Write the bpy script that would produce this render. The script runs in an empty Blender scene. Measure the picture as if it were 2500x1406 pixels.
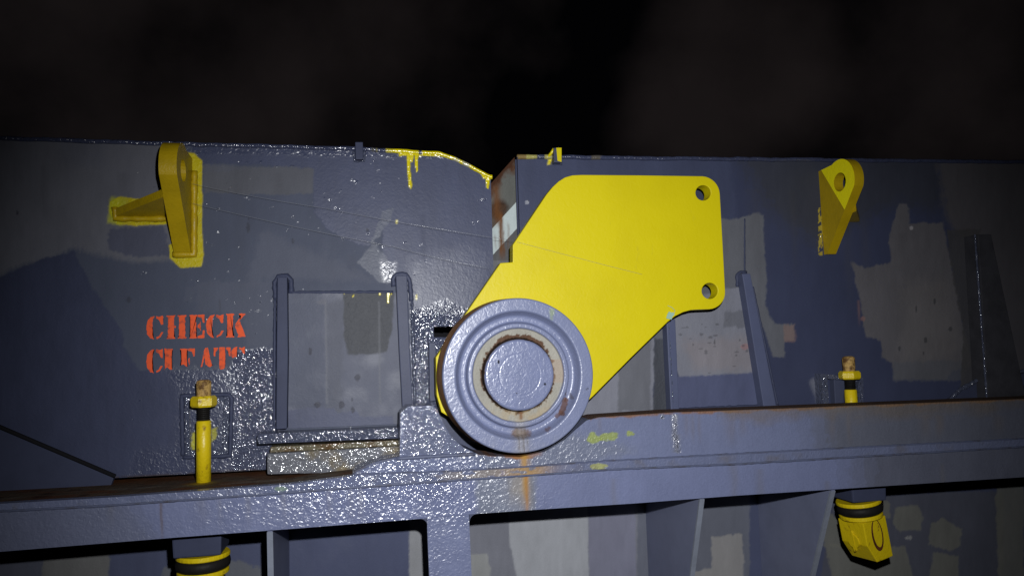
import bpy, bmesh, math, random
import numpy as np
from mathutils import Matrix, Vector
random.seed(5)
S = bpy.context.scene
COL = S.collection

# ------------------------------------------------------------------ camera
FPX, CX, CY = 1806.0, 1250.0, 703.0            # a 26 mm phone lens, in photo pixels
NY = 160.0
HV = np.array([8920.0, -131.0, FPX])           # vanishing direction along the hatch (world +X)
NV = np.array([(131.0 * NY - FPX * FPX) / 8920.0, NY, FPX])   # straight into the hatch side (world +Y)
ex = HV / np.linalg.norm(HV); ey = NV / np.linalg.norm(NV); ez = np.cross(ex, ey)
M = np.stack([ex, ey, ez], axis=1)             # world -> camera (x right, y down, z forward)
CAM = np.array([0.0, -1.8, 1.6])
right, up, back = M.T @ np.array([1, 0, 0]), M.T @ np.array([0, -1, 0]), M.T @ np.array([0, 0, -1])
cd = bpy.data.cameras.new('camera'); cam = bpy.data.objects.new('camera', cd); COL.objects.link(cam)
mw = Matrix.Identity(4)
for i in range(3):
    mw[i][0], mw[i][1], mw[i][2], mw[i][3] = right[i], up[i], back[i], CAM[i]
cam.matrix_world = mw
cd.sensor_width = 36.0; cd.lens = FPX / 2500.0 * 36.0
cd.clip_start = 0.02; cd.clip_end = 400
S.camera = cam

# ------------------------------------------------------------------ night sky
wd = bpy.data.worlds.new('World'); S.world = wd; wd.use_nodes = True
nt = wd.node_tree; nt.nodes.clear()
wo = nt.nodes.new('ShaderNodeOutputWorld'); bg = nt.nodes.new('ShaderNodeBackground')
tc = nt.nodes.new('ShaderNodeTexCoord'); no = nt.nodes.new('ShaderNodeTexNoise')
no.inputs['Scale'].default_value = 5.0; no.inputs['Detail'].default_value = 6.0; no.inputs['Roughness'].default_value = 0.5
nt.links.new(tc.outputs['Generated'], no.inputs['Vector'])
def cloud(px, py, width, amount, prev=None):
    """a bank of faint cloud round one direction of the sky"""
    w = M.T @ np.array([px - CX, py - CY, FPX]); w /= np.linalg.norm(w)
    dp = nt.nodes.new('ShaderNodeVectorMath'); dp.operation = 'DOT_PRODUCT'; dp.inputs[1].default_value = tuple(w)
    nt.links.new(tc.outputs['Generated'], dp.inputs[0])
    r_ = nt.nodes.new('ShaderNodeMapRange'); r_.interpolation_type = 'SMOOTHSTEP'
    r_.inputs[1].default_value = math.cos(width); r_.inputs[2].default_value = 1.0; r_.inputs[3].default_value = 0; r_.inputs[4].default_value = amount
    nt.links.new(dp.outputs['Value'], r_.inputs[0])
    if prev is None: return r_.outputs[0]
    ad = nt.nodes.new('ShaderNodeMath'); ad.operation = 'ADD'; nt.links.new(prev, ad.inputs[0]); nt.links.new(r_.outputs[0], ad.inputs[1])
    return ad.outputs[0]
c = cloud(200, 40, .40, .33); c = cloud(1760, 210, .17, .46, c); c = cloud(2350, 60, .26, .14, c); c = cloud(880, 340, .22, .17, c); c = cloud(1650, 380, .14, .14, c)
ad = nt.nodes.new('ShaderNodeMath'); ad.operation = 'ADD'; nt.links.new(c, ad.inputs[0]); nt.links.new(no.outputs['Fac'], ad.inputs[1])
rp = nt.nodes.new('ShaderNodeValToRGB')
rp.color_ramp.elements[0].position = 0.54; rp.color_ramp.elements[0].color = (0.0006, 0.0006, 0.0008, 1)
rp.color_ramp.elements[1].position = 1.0; rp.color_ramp.elements[1].color = (0.0088, 0.0070, 0.0071, 1)
nt.links.new(ad.outputs[0], rp.inputs[0]); nt.links.new(rp.outputs[0], bg.inputs[0])
bg.inputs[1].default_value = 1.0
nt.links.new(bg.outputs[0], wo.inputs[0])

# ------------------------------------------------------------------ the photographer's torch, just above and right of the lens
ld = bpy.data.lights.new('torch', 'SPOT'); lo = bpy.data.objects.new('torch', ld); COL.objects.link(lo)
lo.location = (CAM[0] + 0.07, CAM[1] + 0.02, CAM[2] + 0.125)
ld.energy = 150; ld.color = (0.97, 0.98, 1.0); ld.shadow_soft_size = 0.012
ld.spot_size = math.radians(88); ld.spot_blend = 1.0
AIM = (0.42, 0.0, 1.48)
d = Vector(AIM) - lo.location
lo.rotation_euler = d.to_track_quat('-Z', 'Y').to_euler()

S.view_settings.view_transform = 'Standard'; S.view_settings.look = 'None'
S.view_settings.exposure = 0.0; S.view_settings.gamma = 1.0
S.view_settings.use_curve_mapping = False

# ------------------------------------------------------------------ helpers
def P(u, v, y=0.0):
    """point of the vertical plane at depth y seen at photo pixel (u, v)"""
    w = M.T @ np.array([u - CX, v - CY, FPX])
    t = (y - CAM[1]) / w[1]
    return CAM + t * w

def PX(X, Y, Z):
    q = np.stack([np.asarray(X) - CAM[0], np.asarray(Y) - CAM[1], np.asarray(Z) - CAM[2]], axis=-1) @ M.T
    return CX + FPX * q[..., 0] / q[..., 2], CY + FPX * q[..., 1] / q[..., 2]

def zline(pts, y):
    q = np.array([P(u, v, y) for u, v in pts])
    xs, zs = q[:, 0], q[:, 2]
    s0 = (zs[1] - zs[0]) / (xs[1] - xs[0]); s1 = (zs[-1] - zs[-2]) / (xs[-1] - xs[-2])
    def f(x):
        x = np.asarray(x, float)
        r = np.interp(x, xs, zs)
        return r
    return f

_rng = np.random.RandomState(11); _T = _rng.rand(256, 256)
def vn(x, y):
    xi = np.floor(x).astype(int); yi = np.floor(y).astype(int)
    fx = x - xi; fy = y - yi
    fx = fx * fx * (3 - 2 * fx); fy = fy * fy * (3 - 2 * fy)
    a = _T[xi & 255, yi & 255]; b = _T[(xi + 1) & 255, yi & 255]
    c = _T[xi & 255, (yi + 1) & 255]; e = _T[(xi + 1) & 255, (yi + 1) & 255]
    return (a * (1 - fx) + b * fx) * (1 - fy) + (c * (1 - fx) + e * fx) * fy
def fbm(x, y, oc=4):
    r = 0; a = 0.5; t = 0
    for k in range(oc):
        r = r + a * vn(x * 2 ** k + 17.3 * k, y * 2 ** k + 9.1 * k); t += a; a *= 0.55
    return r / t * 2 - 1
def inside(u, v, poly):
    r = np.zeros(u.shape, bool); n = len(poly)
    for i in range(n):
        x1, y1 = poly[i]; x2, y2 = poly[(i + 1) % n]
        if y1 == y2: continue
        c = ((y1 > v) != (y2 > v)) & (u < (x2 - x1) * (v - y1) / (y2 - y1) + x1)
        r ^= c
    return r

class Paint:
    """coats of paint, rust and dirt on one surface; (u, v) address the surface point"""
    def __init__(s, u, v, base, rough=0.4, bump=0.15, var=0.10):
        s.u, s.v = u, v; n = u.size
        k = 1 + var * fbm(u / 90, v / 120, 4) + var * 0.5 * fbm(u / 14, v / 60, 3)
        s.c = np.array(base)[None, :] * k[:, None]
        s.r = np.full(n, rough) + 0.06 * fbm(u / 40, v / 40, 3); s.b = np.full(n, bump); s.h = np.zeros(n)
    def put(s, m, col=None, rough=None, bump=None, a=1.0, raise_=0.0, var=0.12):
        m = np.clip(m.astype(float) * a, 0, 1)
        if col is not None:
            k = 1 + var * fbm(s.u / 50 + 3, s.v / 80, 4) + var * 0.5 * fbm(s.u / 9, s.v / 40, 2)
            s.c = s.c * (1 - m)[:, None] + np.array(col)[None, :] * k[:, None] * m[:, None]
        if rough is not None: s.r = s.r * (1 - m) + rough * m
        if bump is not None: s.b = s.b * (1 - m) + bump * m
        s.h += raise_ * m
    def poly(s, pts, col=None, rough=None, bump=None, jag=5, seed=0, a=1.0, raise_=0.0, fs=14.0, soft=2.6):
        """a patch with a ragged brush edge, feathered over a few millimetres"""
        q = np.array(pts); mg = jag * 1.5 + soft + 1
        k = np.nonzero((s.u > q[:, 0].min() - mg) & (s.u < q[:, 0].max() + mg) & (s.v > q[:, 1].min() - mg) & (s.v < q[:, 1].max() + mg))[0]
        if not len(k): return
        u, v = s.u[k], s.v[k]
        uu = u + jag * fbm(u / fs + seed, v / fs) + jag * .4 * fbm(u / 5 + seed, v / 16, 2)
        vv = v + jag * fbm(u / fs, v / fs + seed + 7) + jag * .5 * fbm(u / 4, v / 18 + seed, 2)
        n = 7 if soft else 1; m = np.zeros(len(k))
        for j in range(n):
            an = j * 2.4; rr = soft * math.sqrt((j + .5) / n)
            m += inside(uu + rr * math.cos(an), vv + rr * math.sin(an), pts)
        full = np.zeros(s.u.size); full[k] = m / n
        s.put(full, col, rough, bump, a, raise_)
    def spot(s, u, v, ru, rv, col, rough=0.5, bump=0.3, a=0.8, jag=0.35, seed=0):
        r = ((s.u - u) / ru) ** 2 + ((s.v - v) / rv) ** 2
        r = r + jag * 2 * fbm(s.u / max(4, ru * .7) + seed, s.v / max(4, rv * .5), 3)
        s.put(np.clip((1.15 - r) / 0.4, 0, 1), col, rough, bump, a)
    def streak(s, u, v0, v1, w, col, a=0.5, seed=0, lean=0.05):
        x = (s.u - u - lean * (s.v - v0)) / w + 0.5 * fbm(s.u / 12 + seed, s.v / 30, 3)
        t = np.clip((s.v - v0) / 6, 0, 1) * np.clip((v1 - s.v) / (0.5 * (v1 - v0)), 0, 1)
        s.put(np.exp(-x * x) * t, col, 0.6, 0.2, a)
    def noise(s, col, scale, lo_, hi, a, seed=0, sy=1.0, rough=None, bump=None, mask=None):
        n = fbm(s.u / scale + seed, s.v / (scale * sy) + seed, 5)
        m = np.clip((n - lo_) / (hi - lo_), 0, 1)
        if mask is not None: m = m * mask
        s.put(m, col, rough, bump, a)

def link(ob, parent=None):
    COL.objects.link(ob)
    if parent is not None: ob.parent = parent
    return ob
def thing(name, label, cat, loc=(0, 0, 0), group=None):
    o = bpy.data.objects.new(name, None); COL.objects.link(o); o.empty_display_size = .05
    o.location = loc; o['label'] = label; o['category'] = cat
    if group: o['group'] = group
    bpy.context.view_layer.update()
    return o
def settle(ob, parent):
    """children are modelled in world coordinates: keep them there under the Empty"""
    if parent is not None:
        ob.matrix_parent_inverse = parent.matrix_world.inverted() if parent.type == 'EMPTY' else Matrix.Identity(4)

def mesh_np(name, co, faces4, mat, parent=None, col=None, srf=None, smooth=False, label=None):
    me = bpy.data.meshes.new(name)
    nv, nf = len(co), len(faces4)
    me.vertices.add(nv); me.vertices.foreach_set('co', np.asarray(co, np.float32).ravel())
    me.loops.add(nf * 4); me.loops.foreach_set('vertex_index', np.asarray(faces4, np.int32).ravel())
    me.polygons.add(nf)
    me.polygons.foreach_set('loop_start', np.arange(0, nf * 4, 4, dtype=np.int32))
    me.polygons.foreach_set('use_smooth', np.full(nf, smooth, bool))
    me.update(calc_edges=True); me.validate()
    if col is not None:
        a = me.attributes.new('pnt', 'FLOAT_COLOR', 'POINT')
        a.data.foreach_set('color', np.concatenate([np.clip(col, 0.0, 1), np.ones((nv, 1))], 1).astype(np.float32).ravel())
        a = me.attributes.new('srf', 'FLOAT_COLOR', 'POINT')
        a.data.foreach_set('color', np.concatenate([srf, np.ones((nv, 4 - srf.shape[1]))], 1).astype(np.float32).ravel())
    me.materials.append(mat)
    ob = bpy.data.objects.new(name, me); link(ob, parent); settle(ob, parent)
    if label: ob['label'] = label
    return ob

def grid(name, X, Y, Z, paint, parent, thick=0.012, cut=None, mat=None, label=None, at_y=None, smooth=False):
    """a plate as a fine quad sheet (rows upward, columns to the right) with edges going back"""
    nz, nx = X.shape
    u, v = PX(X.ravel(), Y.ravel(), Z.ravel())
    p = paint(u, v, X.ravel(), Z.ravel())
    co = np.stack([X.ravel(), Y.ravel() - p.h, Z.ravel()], 1)
    idx = np.arange(nz * nx).reshape(nz, nx)
    f = np.stack([idx[:-1, :-1], idx[:-1, 1:], idx[1:, 1:], idx[1:, :-1]], -1).reshape(-1, 4)
    if cut is not None:
        cu = u[f].mean(1); cv = v[f].mean(1)
        f = f[~inside(cu, cv, cut)]
    loop = np.concatenate([idx[0, :], idx[1:, -1], idx[-1, -2::-1], idx[-2:0:-1, 0]])
    n0 = len(co); bk = co[loop].copy(); bk[:, 1] += thick
    k = np.arange(len(loop)); k2 = (k + 1) % len(loop)
    sk = np.stack([loop[k2], loop[k], n0 + k, n0 + k2], -1)
    # closing back
    co2 = np.concatenate([co, bk]); f2 = np.concatenate([f, sk])
    col = np.concatenate([p.c, p.c[loop]]); srf = np.stack([np.clip(p.r, .08, 1), p.b], 1); srf = np.concatenate([srf, srf[loop]])
    return mesh_np(name, co2, f2, mat or MPAINT, parent, col, srf, smooth, label)

def columns(xs, zb, zt, y, step=0.0024, nz=None):
    zb = np.broadcast_to(zb, xs.shape); zt = np.broadcast_to(zt, xs.shape)
    n = nz or max(2, int(np.ceil((zt - zb).max() / step)) + 1)
    t = np.linspace(0, 1, n)[:, None]
    Z = zb[None, :] * (1 - t) + zt[None, :] * t
    X = np.broadcast_to(xs[None, :], Z.shape); Y = np.full(Z.shape, float(y))
    return X.copy(), Y, Z
def xrange_(x0, x1, step=0.0024, extra=()):
    xs = np.linspace(x0, x1, max(2, int((x1 - x0) / step) + 1))
    return np.unique(np.concatenate([xs, np.array(list(extra), float)])) if len(extra) else xs

def bm_obj(name, bm, mat, parent=None, label=None, smooth=False):
    me = bpy.data.meshes.new(name); bmesh.ops.recalc_face_normals(bm, faces=bm.faces[:])
    bm.to_mesh(me); bm.free()
    if isinstance(mat, (list, tuple)):
        for m_ in mat: me.materials.append(m_)
    else: me.materials.append(mat)
    if smooth:
        for p_ in me.polygons: p_.use_smooth = True
    ob = bpy.data.objects.new(name, me); link(ob, parent); settle(ob, parent)
    if label: ob['label'] = label
    return ob
def bevel(bm, w, seg=2, ang=0.5):
    e = [e for e in bm.edges if len(e.link_faces) == 2 and e.calc_face_angle(0) > ang]
    bmesh.ops.bevel(bm, geom=e, offset=w, segments=seg, profile=0.6, affect='EDGES', clamp_overlap=True)
def prism(front, back, bm=None, bw=0.0):
    """solid between two matching outlines"""
    bm = bm or bmesh.new()
    a = [bm.verts.new(tuple(p)) for p in front]; b = [bm.verts.new(tuple(p)) for p in back]
    bm.faces.new(a); bm.faces.new(b[::-1]); n = len(a)
    for i in range(n):
        j = (i + 1) % n
        bm.faces.new((a[j], a[i], b[i], b[j]))
    bmesh.ops.recalc_face_normals(bm, faces=bm.faces[:])
    if bw: bevel(bm, bw)
    return bm
def plate_px(pts, y, t, bw=0.002):
    """a plate traced on the plane y (front), t thick"""
    f = [P(u, v, y) for u, v in pts]
    b = [np.array([q[0], q[1] + t, q[2]]) for q in f]
    return prism(f, b, None, bw)
def tube_bm(pts, rad, seg=8, jit=0.0, bm=None, seed=1, closed=False):
    bm = bm or bmesh.new(); pts = [Vector(p) for p in pts]; n = len(pts); rr = random.Random(seed); rings = []
    for i, p in enumerate(pts):
        a = pts[i - 1] if (i or closed) else p; b = pts[(i + 1) % n] if (i < n - 1 or closed) else p
        t = (b - a).normalized()
        s = t.cross(Vector((0, 1, 0)) if abs(t.y) < .9 else Vector((1, 0, 0))).normalized(); w = t.cross(s)
        r = rad * (1 + jit * (rr.random() * 2 - 1))
        o = Vector((rr.uniform(-1, 1), 0, rr.uniform(-1, 1))) * rad * jit * .5
        rings.append([bm.verts.new(p + o + r * (math.cos(k * 2 * math.pi / seg) * s + math.sin(k * 2 * math.pi / seg) * w)) for k in range(seg)])
    for i in range(n if closed else n - 1):
        A, B = rings[i], rings[(i + 1) % n]
        for k in range(seg): bm.faces.new((A[k], A[(k + 1) % seg], B[(k + 1) % seg], B[k]))
    if not closed:
        bm.faces.new(rings[0][::-1]); bm.faces.new(rings[-1])
    return bm
def resample(pts, step):
    out = []
    for a, b in zip(pts[:-1], pts[1:]):
        a, b = np.array(a), np.array(b); n = max(1, int(np.linalg.norm(b - a) / step))
        for k in range(n): out.append(a + (b - a) * k / n)
    out.append(np.array(pts[-1])); return out
def lathe_bm(prof, c, axis='z', seg=24, bm=None):
    """prof: (radius, height) pairs round a vertical axis through c"""
    bm = bm or bmesh.new(); rings = []
    for r, h in prof:
        rings.append([bm.verts.new((c[0] + r * math.cos(k * 2 * math.pi / seg), c[1] + r * math.sin(k * 2 * math.pi / seg), c[2] + h)) for k in range(seg)])
    for A, B in zip(rings[:-1], rings[1:]):
        for k in range(seg): bm.faces.new((A[k], A[(k + 1) % seg], B[(k + 1) % seg], B[k]))
    bm.faces.new(rings[0][::-1]); bm.faces.new(rings[-1])
    return bm
def box_bm(x0, x1, y0, y1, z0, z1, bw=0.002, bm=None):
    return prism([(x0, y0, z0), (x1, y0, z0), (x1, y0, z1), (x0, y0, z1)], [(x0, y1, z0), (x1, y1, z0), (x1, y1, z1), (x0, y1, z1)], bm, bw)

# ------------------------------------------------------------------ materials
def bump_chain(n, l, bs, vec, strength_socket, strength_const, scale, dist):
    t1 = n.new('ShaderNodeTexNoise'); t1.inputs['Scale'].default_value = scale; t1.inputs['Detail'].default_value = 1.6
    t1.inputs['Distortion'].default_value = 0.9
    l.new(vec, t1.inputs['Vector'])
    t2 = n.new('ShaderNodeTexNoise'); t2.inputs['Scale'].default_value = scale * 0.22; t2.inputs['Detail'].default_value = 2.0
    l.new(vec, t2.inputs['Vector'])
    ad = n.new('ShaderNodeMath'); ad.operation = 'MULTIPLY_ADD'; ad.inputs[1].default_value = 0.9
    l.new(t2.outputs['Fac'], ad.inputs[0]); l.new(t1.outputs['Fac'], ad.inputs[2])
    b = n.new('ShaderNodeBump'); b.inputs['Distance'].default_value = dist
    if strength_socket is not None: l.new(strength_socket, b.inputs['Strength'])
    else: b.inputs['Strength'].default_value = strength_const
    l.new(ad.outputs[0], b.inputs['Height']); l.new(b.outputs[0], bs.inputs['Normal'])

def paint_material():
    m = bpy.data.materials.new('painted_steel'); m.use_nodes = True; n = m.node_tree.nodes; l = m.node_tree.links
    bs = n['Principled BSDF']
    a = n.new('ShaderNodeAttribute'); a.attribute_name = 'pnt'
    s = n.new('ShaderNodeAttribute'); s.attribute_name = 'srf'
    sp = n.new('ShaderNodeSeparateColor'); l.new(s.outputs['Color'], sp.inputs[0])
    tcn = n.new('ShaderNodeTexCoord')
    g = n.new('ShaderNodeTexNoise'); g.inputs['Scale'].default_value = 380; g.inputs['Detail'].default_value = 2
    l.new(tcn.outputs['Object'], g.inputs['Vector'])
    mr = n.new('ShaderNodeMapRange'); mr.inputs[3].default_value = 0.86; mr.inputs[4].default_value = 1.14
    l.new(g.outputs['Fac'], mr.inputs[0])
    mx = n.new('ShaderNodeMix'); mx.data_type = 'RGBA'; mx.blend_type = 'MULTIPLY'; mx.inputs[0].default_value = 1
    l.new(a.outputs['Color'], mx.inputs[6]); l.new(mr.outputs[0], mx.inputs[7])
    l.new(mx.outputs[2], bs.inputs['Base Color']); l.new(sp.outputs[0], bs.inputs['Roughness'])
    sr = n.new('ShaderNodeMapRange'); sr.inputs[1].default_value = .15; sr.inputs[2].default_value = .5; sr.inputs[3].default_value = 1.0; sr.inputs[4].default_value = .12
    l.new(sp.outputs[0], sr.inputs[0]); l.new(sr.outputs[0], bs.inputs['Specular IOR Level'])
    bump_chain(n, l, bs, tcn.outputs['Object'], sp.outputs[1], 0, 118, 0.0058)
    return m
MPAINT = paint_material()

def simple(name, col, rough=0.4, bump=0.2, var=0.25, col2=None, thr=(0.55, 0.7), scale=30, metallic=0, bscale=140, bdist=0.003):
    m = bpy.data.materials.new(name); m.use_nodes = True; n = m.node_tree.nodes; l = m.node_tree.links
    bs = n['Principled BSDF']; bs.inputs['Roughness'].default_value = rough; bs.inputs['Specular IOR Level'].default_value = max(.12, min(1.0, 1.0 - (rough - .1) * 2.2)); bs.inputs['Metallic'].default_value = metallic
    tcn = n.new('ShaderNodeTexCoord')
    t = n.new('ShaderNodeTexNoise'); t.inputs['Scale'].default_value = scale; t.inputs['Detail'].default_value = 6
    t.inputs['Roughness'].default_value = 0.62
    l.new(tcn.outputs['Object'], t.inputs['Vector'])
    r = n.new('ShaderNodeValToRGB'); c2 = col2 or tuple(c * (1 - var) for c in col)
    r.color_ramp.elements[0].position = thr[0]; r.color_ramp.elements[0].color = (*col, 1)
    r.color_ramp.elements[1].position = thr[1]; r.color_ramp.elements[1].color = (*c2, 1)
    l.new(t.outputs['Fac'], r.inputs[0]); l.new(r.outputs[0], bs.inputs['Base Color'])
    if bump: bump_chain(n, l, bs, tcn.outputs['Object'], None, bump, bscale, bdist)
    return m

BLUE = (0.046, 0.054, 0.098); BLUED = (0.040, 0.047, 0.088); GREY = (0.060, 0.069, 0.102); GREYW = (0.072, 0.077, 0.098)
LIGHT = (0.086, 0.092, 0.122); DARKG = (0.036, 0.039, 0.046); WARM = (0.102, 0.098, 0.108)
RUST = (0.10, 0.032, 0.010); RUSTD = (0.030, 0.012, 0.006); ORANGE = (0.36, 0.20, 0.035); BROWN = (0.075, 0.052, 0.034)
YEL = (0.58, 0.49, 0.002); OCH = (0.40, 0.275, 0.005); CREAM = (0.27, 0.26, 0.225); LILAC = (0.155, 0.177, 0.285)
M_YEL = simple('yellow_paint', YEL, 0.32, 0.06, 0.10, (0.60, 0.46, 0.004), (0.5, 0.75), 9)
M_YELD = simple('yellow_paint_worn', (0.60, 0.45, 0.006), 0.38, 0.3, 0, (0.16, 0.07, 0.012), (0.60, 0.72), 48)
M_OCH = simple('ochre_paint', OCH, 0.4, 0.25, 0.2, None, (0.45, 0.7), 20)
M_LEM = simple('lemon_paint', (0.80, 0.70, 0.004), 0.33, 0.18, 0.10, None, (0.5, 0.7), 14)
M_BLUE = simple('blue_grey_paint', (.054, .062, .104), 0.48, 0.12, 0.12, None, (0.4, 0.7), 14, bscale=165, bdist=0.003)
M_BLUED = simple('blue_grey_paint_matt', (.044, .051, .09), 0.52, 0.06, 0.15, None, (0.4, 0.7), 14)
M_GLOSS = simple('blue_grey_gloss', (0.065, 0.074, 0.115), 0.10, 1.0, 0.1, None, (0.4, 0.7), 16, bscale=118, bdist=0.0058)
M_BLACK = simple('black_rubber', (0.012, 0.011, 0.010), 0.55, 0.2, 0.3)
M_RUST = simple('rust', RUST, 0.8, 0.4, 0, RUSTD, (0.42, 0.6), 45)
M_TAN = simple('dry_thread', (0.42, 0.27, 0.09), 0.55, 0.5, 0, (0.10, 0.05, 0.018), (0.46, 0.62), 60)
M_LETTER = simple('red_stencil_paint', (0.70, 0.095, 0.030), 0.6, 0, 0.1, (0.34, 0.065, 0.04), (0.5, 0.66), 75)
M_DARK = simple('near_black_steel', (0.008, 0.008, 0.010), 0.8, 0.1, 0.2)  # near-black base; behind the slot it stands in for shade
M_LINE = simple('nylon_line', (0.20, 0.21, 0.23), 0.2, 0, 0.1)
M_CLIP = simple('clear_plastic', (0.30, 0.46, 0.36), 0.25, 0, 0.15)
M_DECK = simple('deck_paint', (0.07, 0.045, 0.038), 0.6, 0.2, 0.3, None, (0.4, 0.65), 3)

# ------------------------------------------------------------------ setting: the deck underfoot
bm = bmesh.new()
bmesh.ops.create_grid(bm, x_segments=1, y_segments=1, size=60)
bmesh.ops.translate(bm, verts=bm.verts[:], vec=(0, 0, -0.02))
deck = bm_obj('deck', bm, M_DECK); deck['kind'] = 'structure'

# ------------------------------------------------------------------ outlines shared by the covers and the coaming
YF = -0.17                                    # plane of the coaming's face plates
ZTOPL = zline([(-300, 330), (0, 338), (400, 351), (860, 363), (1000, 371), (1070, 375), (1110, 388), (1155, 410), (1196, 432)], 0)
ZTOPR = zline([(1264, 383), (1800, 389), (2500, 396), (3000, 400)], 0)
ZBOTL = zline([(-300, 1200), (286, 1166), (647, 1146), (1220, 1110)], 0)
XL0 = P(-330, 700)[0]; XL1 = P(1203, 600)[0]; XR0 = P(1267, 500)[0]; XR1 = P(2950, 700)[0]

# ------------------------------------------------------------------ left hatch cover
hl = thing('hatch_cover', 'blue grey steel hatch cover left of the big wheel, stencilled CHECK CLEATS', 'hatch cover', (0, 0, ZBOTL(0)), 'folding hatch covers')
def paint_left(u, v, X, Z):
    p = Paint(u, v, GREY, 0.55, 0.05)
    p.poly([(-500, 250), (430, 250), (440, 640), (330, 640), (180, 612), (100, 636), (0, 676), (-500, 820)], (.118, .119, .138), .58, .05, 10, 2, .8, fs=60, soft=8)
    p.poly([(265, 560), (400, 552), (418, 622), (335, 628), (262, 612)], BLUED, .45, .1, 6, 9, .6)
    p.poly([(140, 340), (260, 340), (255, 410), (150, 405)], LIGHT, .5, .1, 8, 4, .35, soft=12)
    # new blue coats
    p.poly([(-500, 820), (0, 676), (100, 635), (180, 612), (218, 690), (255, 742), (300, 812), (306, 828), (298, 842), (312, 862), (340, 905), (400, 905),
            (560, 900), (585, 858), (700, 850), (700, 1300), (-500, 1300)], BLUED, .46, .07, 5, 1)
    p.poly([(455, 330), (1300, 330), (1300, 1200), (1005, 1200), (1005, 760), (968, 690), (945, 690), (930, 640), (936, 560), (900, 600), (872, 596), (830, 578),
            (788, 548), (768, 520), (764, 412), (640, 404), (490, 400)], BLUE, .45, .07, 6, 3)
    p.poly([(935, 517), (962, 508), (950, 545), (915, 590), (950, 640), (965, 690), (925, 690), (870, 640), (905, 600)], GREY, .42, .1, 5, 14, .8)
    p.poly([(492, 402), (766, 412), (764, 472), (640, 476), (498, 470)], (.084, .087, .103), .5, .05, 5, 5, .95)
    p.poly([(500, 402), (560, 402), (610, 412), (560, 418), (500, 420)], LIGHT, .5, .1, 5, 6, .5)
    p.poly([(640, 560), (935, 690), (670, 680), (600, 700)], LIGHT, .5, .05, 10, 8, .45, soft=10)
    p.poly([(480, 690), (665, 690), (665, 850), (600, 850), (598, 770), (480, 760)], LIGHT, .5, .05, 9, 18, .4, soft=7)
    p.poly([(455, 700), (480, 700), (470, 740), (450, 735)], LIGHT, .5, .1, 4, 28, .3)
    p.noise(None, 13, .51, .56, 1.0, 3, .8, rough=.12, bump=1.0, mask=((u > 300) & (fbm(u / 120, v / 90, 3) > .05)).astype(float))
    # thick glossy touch-up
    p.poly([(582, 858), (640, 850), (674, 853), (680, 1180), (535, 1180), (560, 1120), (570, 960), (545, 925)], (.060, .068, .11), .09, 1.0, 7, 7)
    p.poly([(400, 900), (585, 900), (560, 1180), (300, 1180), (330, 1100), (430, 1090), (440, 960)], None, .28, .35, 9, 8, .8, soft=14)
    p.poly([(1000, 755), (1080, 730), (1170, 760), (1085, 850), (1075, 1010), (1010, 1010)], (.055, .063, .105), .09, 1.0, 8, 10)
    p.poly([(1000, 640), (1150, 600), (1200, 640), (1150, 760), (1000, 760)], None, .38, .10, 12, 11, .7, soft=20)
    p.poly([(925, 640), (968, 640), (962, 690), (935, 690)], None, .2, .4, 6, 12, .7, soft=6)
    p.poly([(450, 350), (1196, 362), (1196, 392), (450, 374)], None, .2, .35, 4, 15, .8)
    # yellow paint brushed round the lug foot
    p.poly([(476, 375), (493, 392), (494, 560), (498, 620), (492, 652), (440, 654), (414, 630), (412, 598), (424, 590), (412, 548), (330, 552), (285, 548), (266, 520), (268, 492), (290, 480), (330, 486), (405, 482), (408, 400), (440, 370)],
           (.44, .365, .003), .45, .3, 2.2, 16, raise_=0.0003, fs=24, soft=1.6)
    p.poly([(270, 482), (310, 484), (300, 550), (262, 545)], (.42, .42, .006), .4, .3, 3, 17, .7, fs=9, soft=5)
    # yellow drips
    for q in ([(975, 365), (1070, 370), (1100, 384), (1060, 382), (975, 380)], [(992, 372), (1003, 374), (1002, 420), (1006, 455), (1003, 462), (998, 455), (995, 420)],
              [(1011, 375), (1021, 376), (1020, 418), (1016, 422), (1013, 400)], [(1003, 376), (1010, 376), (1008, 396), (1004, 396)], [(972, 368), (982, 368), (980, 383), (974, 382)],
              [(1160, 405), (1200, 425), (1197, 440), (1180, 436)], [(1184, 430), (1196, 436), (1193, 462), (1188, 460)]):
        p.poly(q, YEL, .2, .3, 1.0, 19, raise_=0.0012, fs=8, soft=.8)
    p.poly([(966, 538), (971, 538), (970, 547), (967, 547)], YEL, .2, .3, .5, 20)
    p.poly([(1015, 720), (1018, 720), (1018, 732), (1015, 732)], YEL, .2, .3, .5, 20)
    for (a, b, ra, rb, sd) in ((606, 556, 5, 13, 1), (715, 588, 4, 7, 2), (314, 732, 6, 8, 3), (607, 535, 2, 4, 4), (897, 562, 4, 5, 5), (42, 520, 3, 6, 6)):
        p.spot(a, b, ra, rb, (.04, .043, .06), .5, .2, .75, .3, sd)
    for a, v0, v1, w, al in ((536, 728, 772, 2, .5), (462, 800, 830, 2, .3), (1030, 520, 700, 7, .12), (300, 420, 600, 12, .2), (105, 400, 560, 9, .2), (680, 420, 480, 10, .15), (580, 400, 800, 14, .12), (860, 620, 680, 12, .12)):
        p.streak(a, v0, v1, w, (.05, .05, .06), al, a)
    # overspray and dirt by the cleat pocket
    p.poly([(468, 1060), (486, 1050), (486, 1098), (466, 1098)], (.45, .42, .01), .5, .3, 6, 21, .7, fs=6)
    p.poly([(516, 1048), (532, 1042), (528, 1072), (516, 1076)], (.45, .42, .01), .5, .3, 6, 22, .6, fs=6)
    edge = np.clip((v - (1166 - (u - 286) * .0554) + 6) / 6, 0, 1)
    p.put(edge * (fbm(u / 20, v / 8) > -.1), (.05, .035, .025), .7, .4, .7)
    return p
slot = [(1060, 797), (1200, 797), (1200, 824), (1060, 824)]
xs = xrange_(XL0, XL1)
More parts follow.
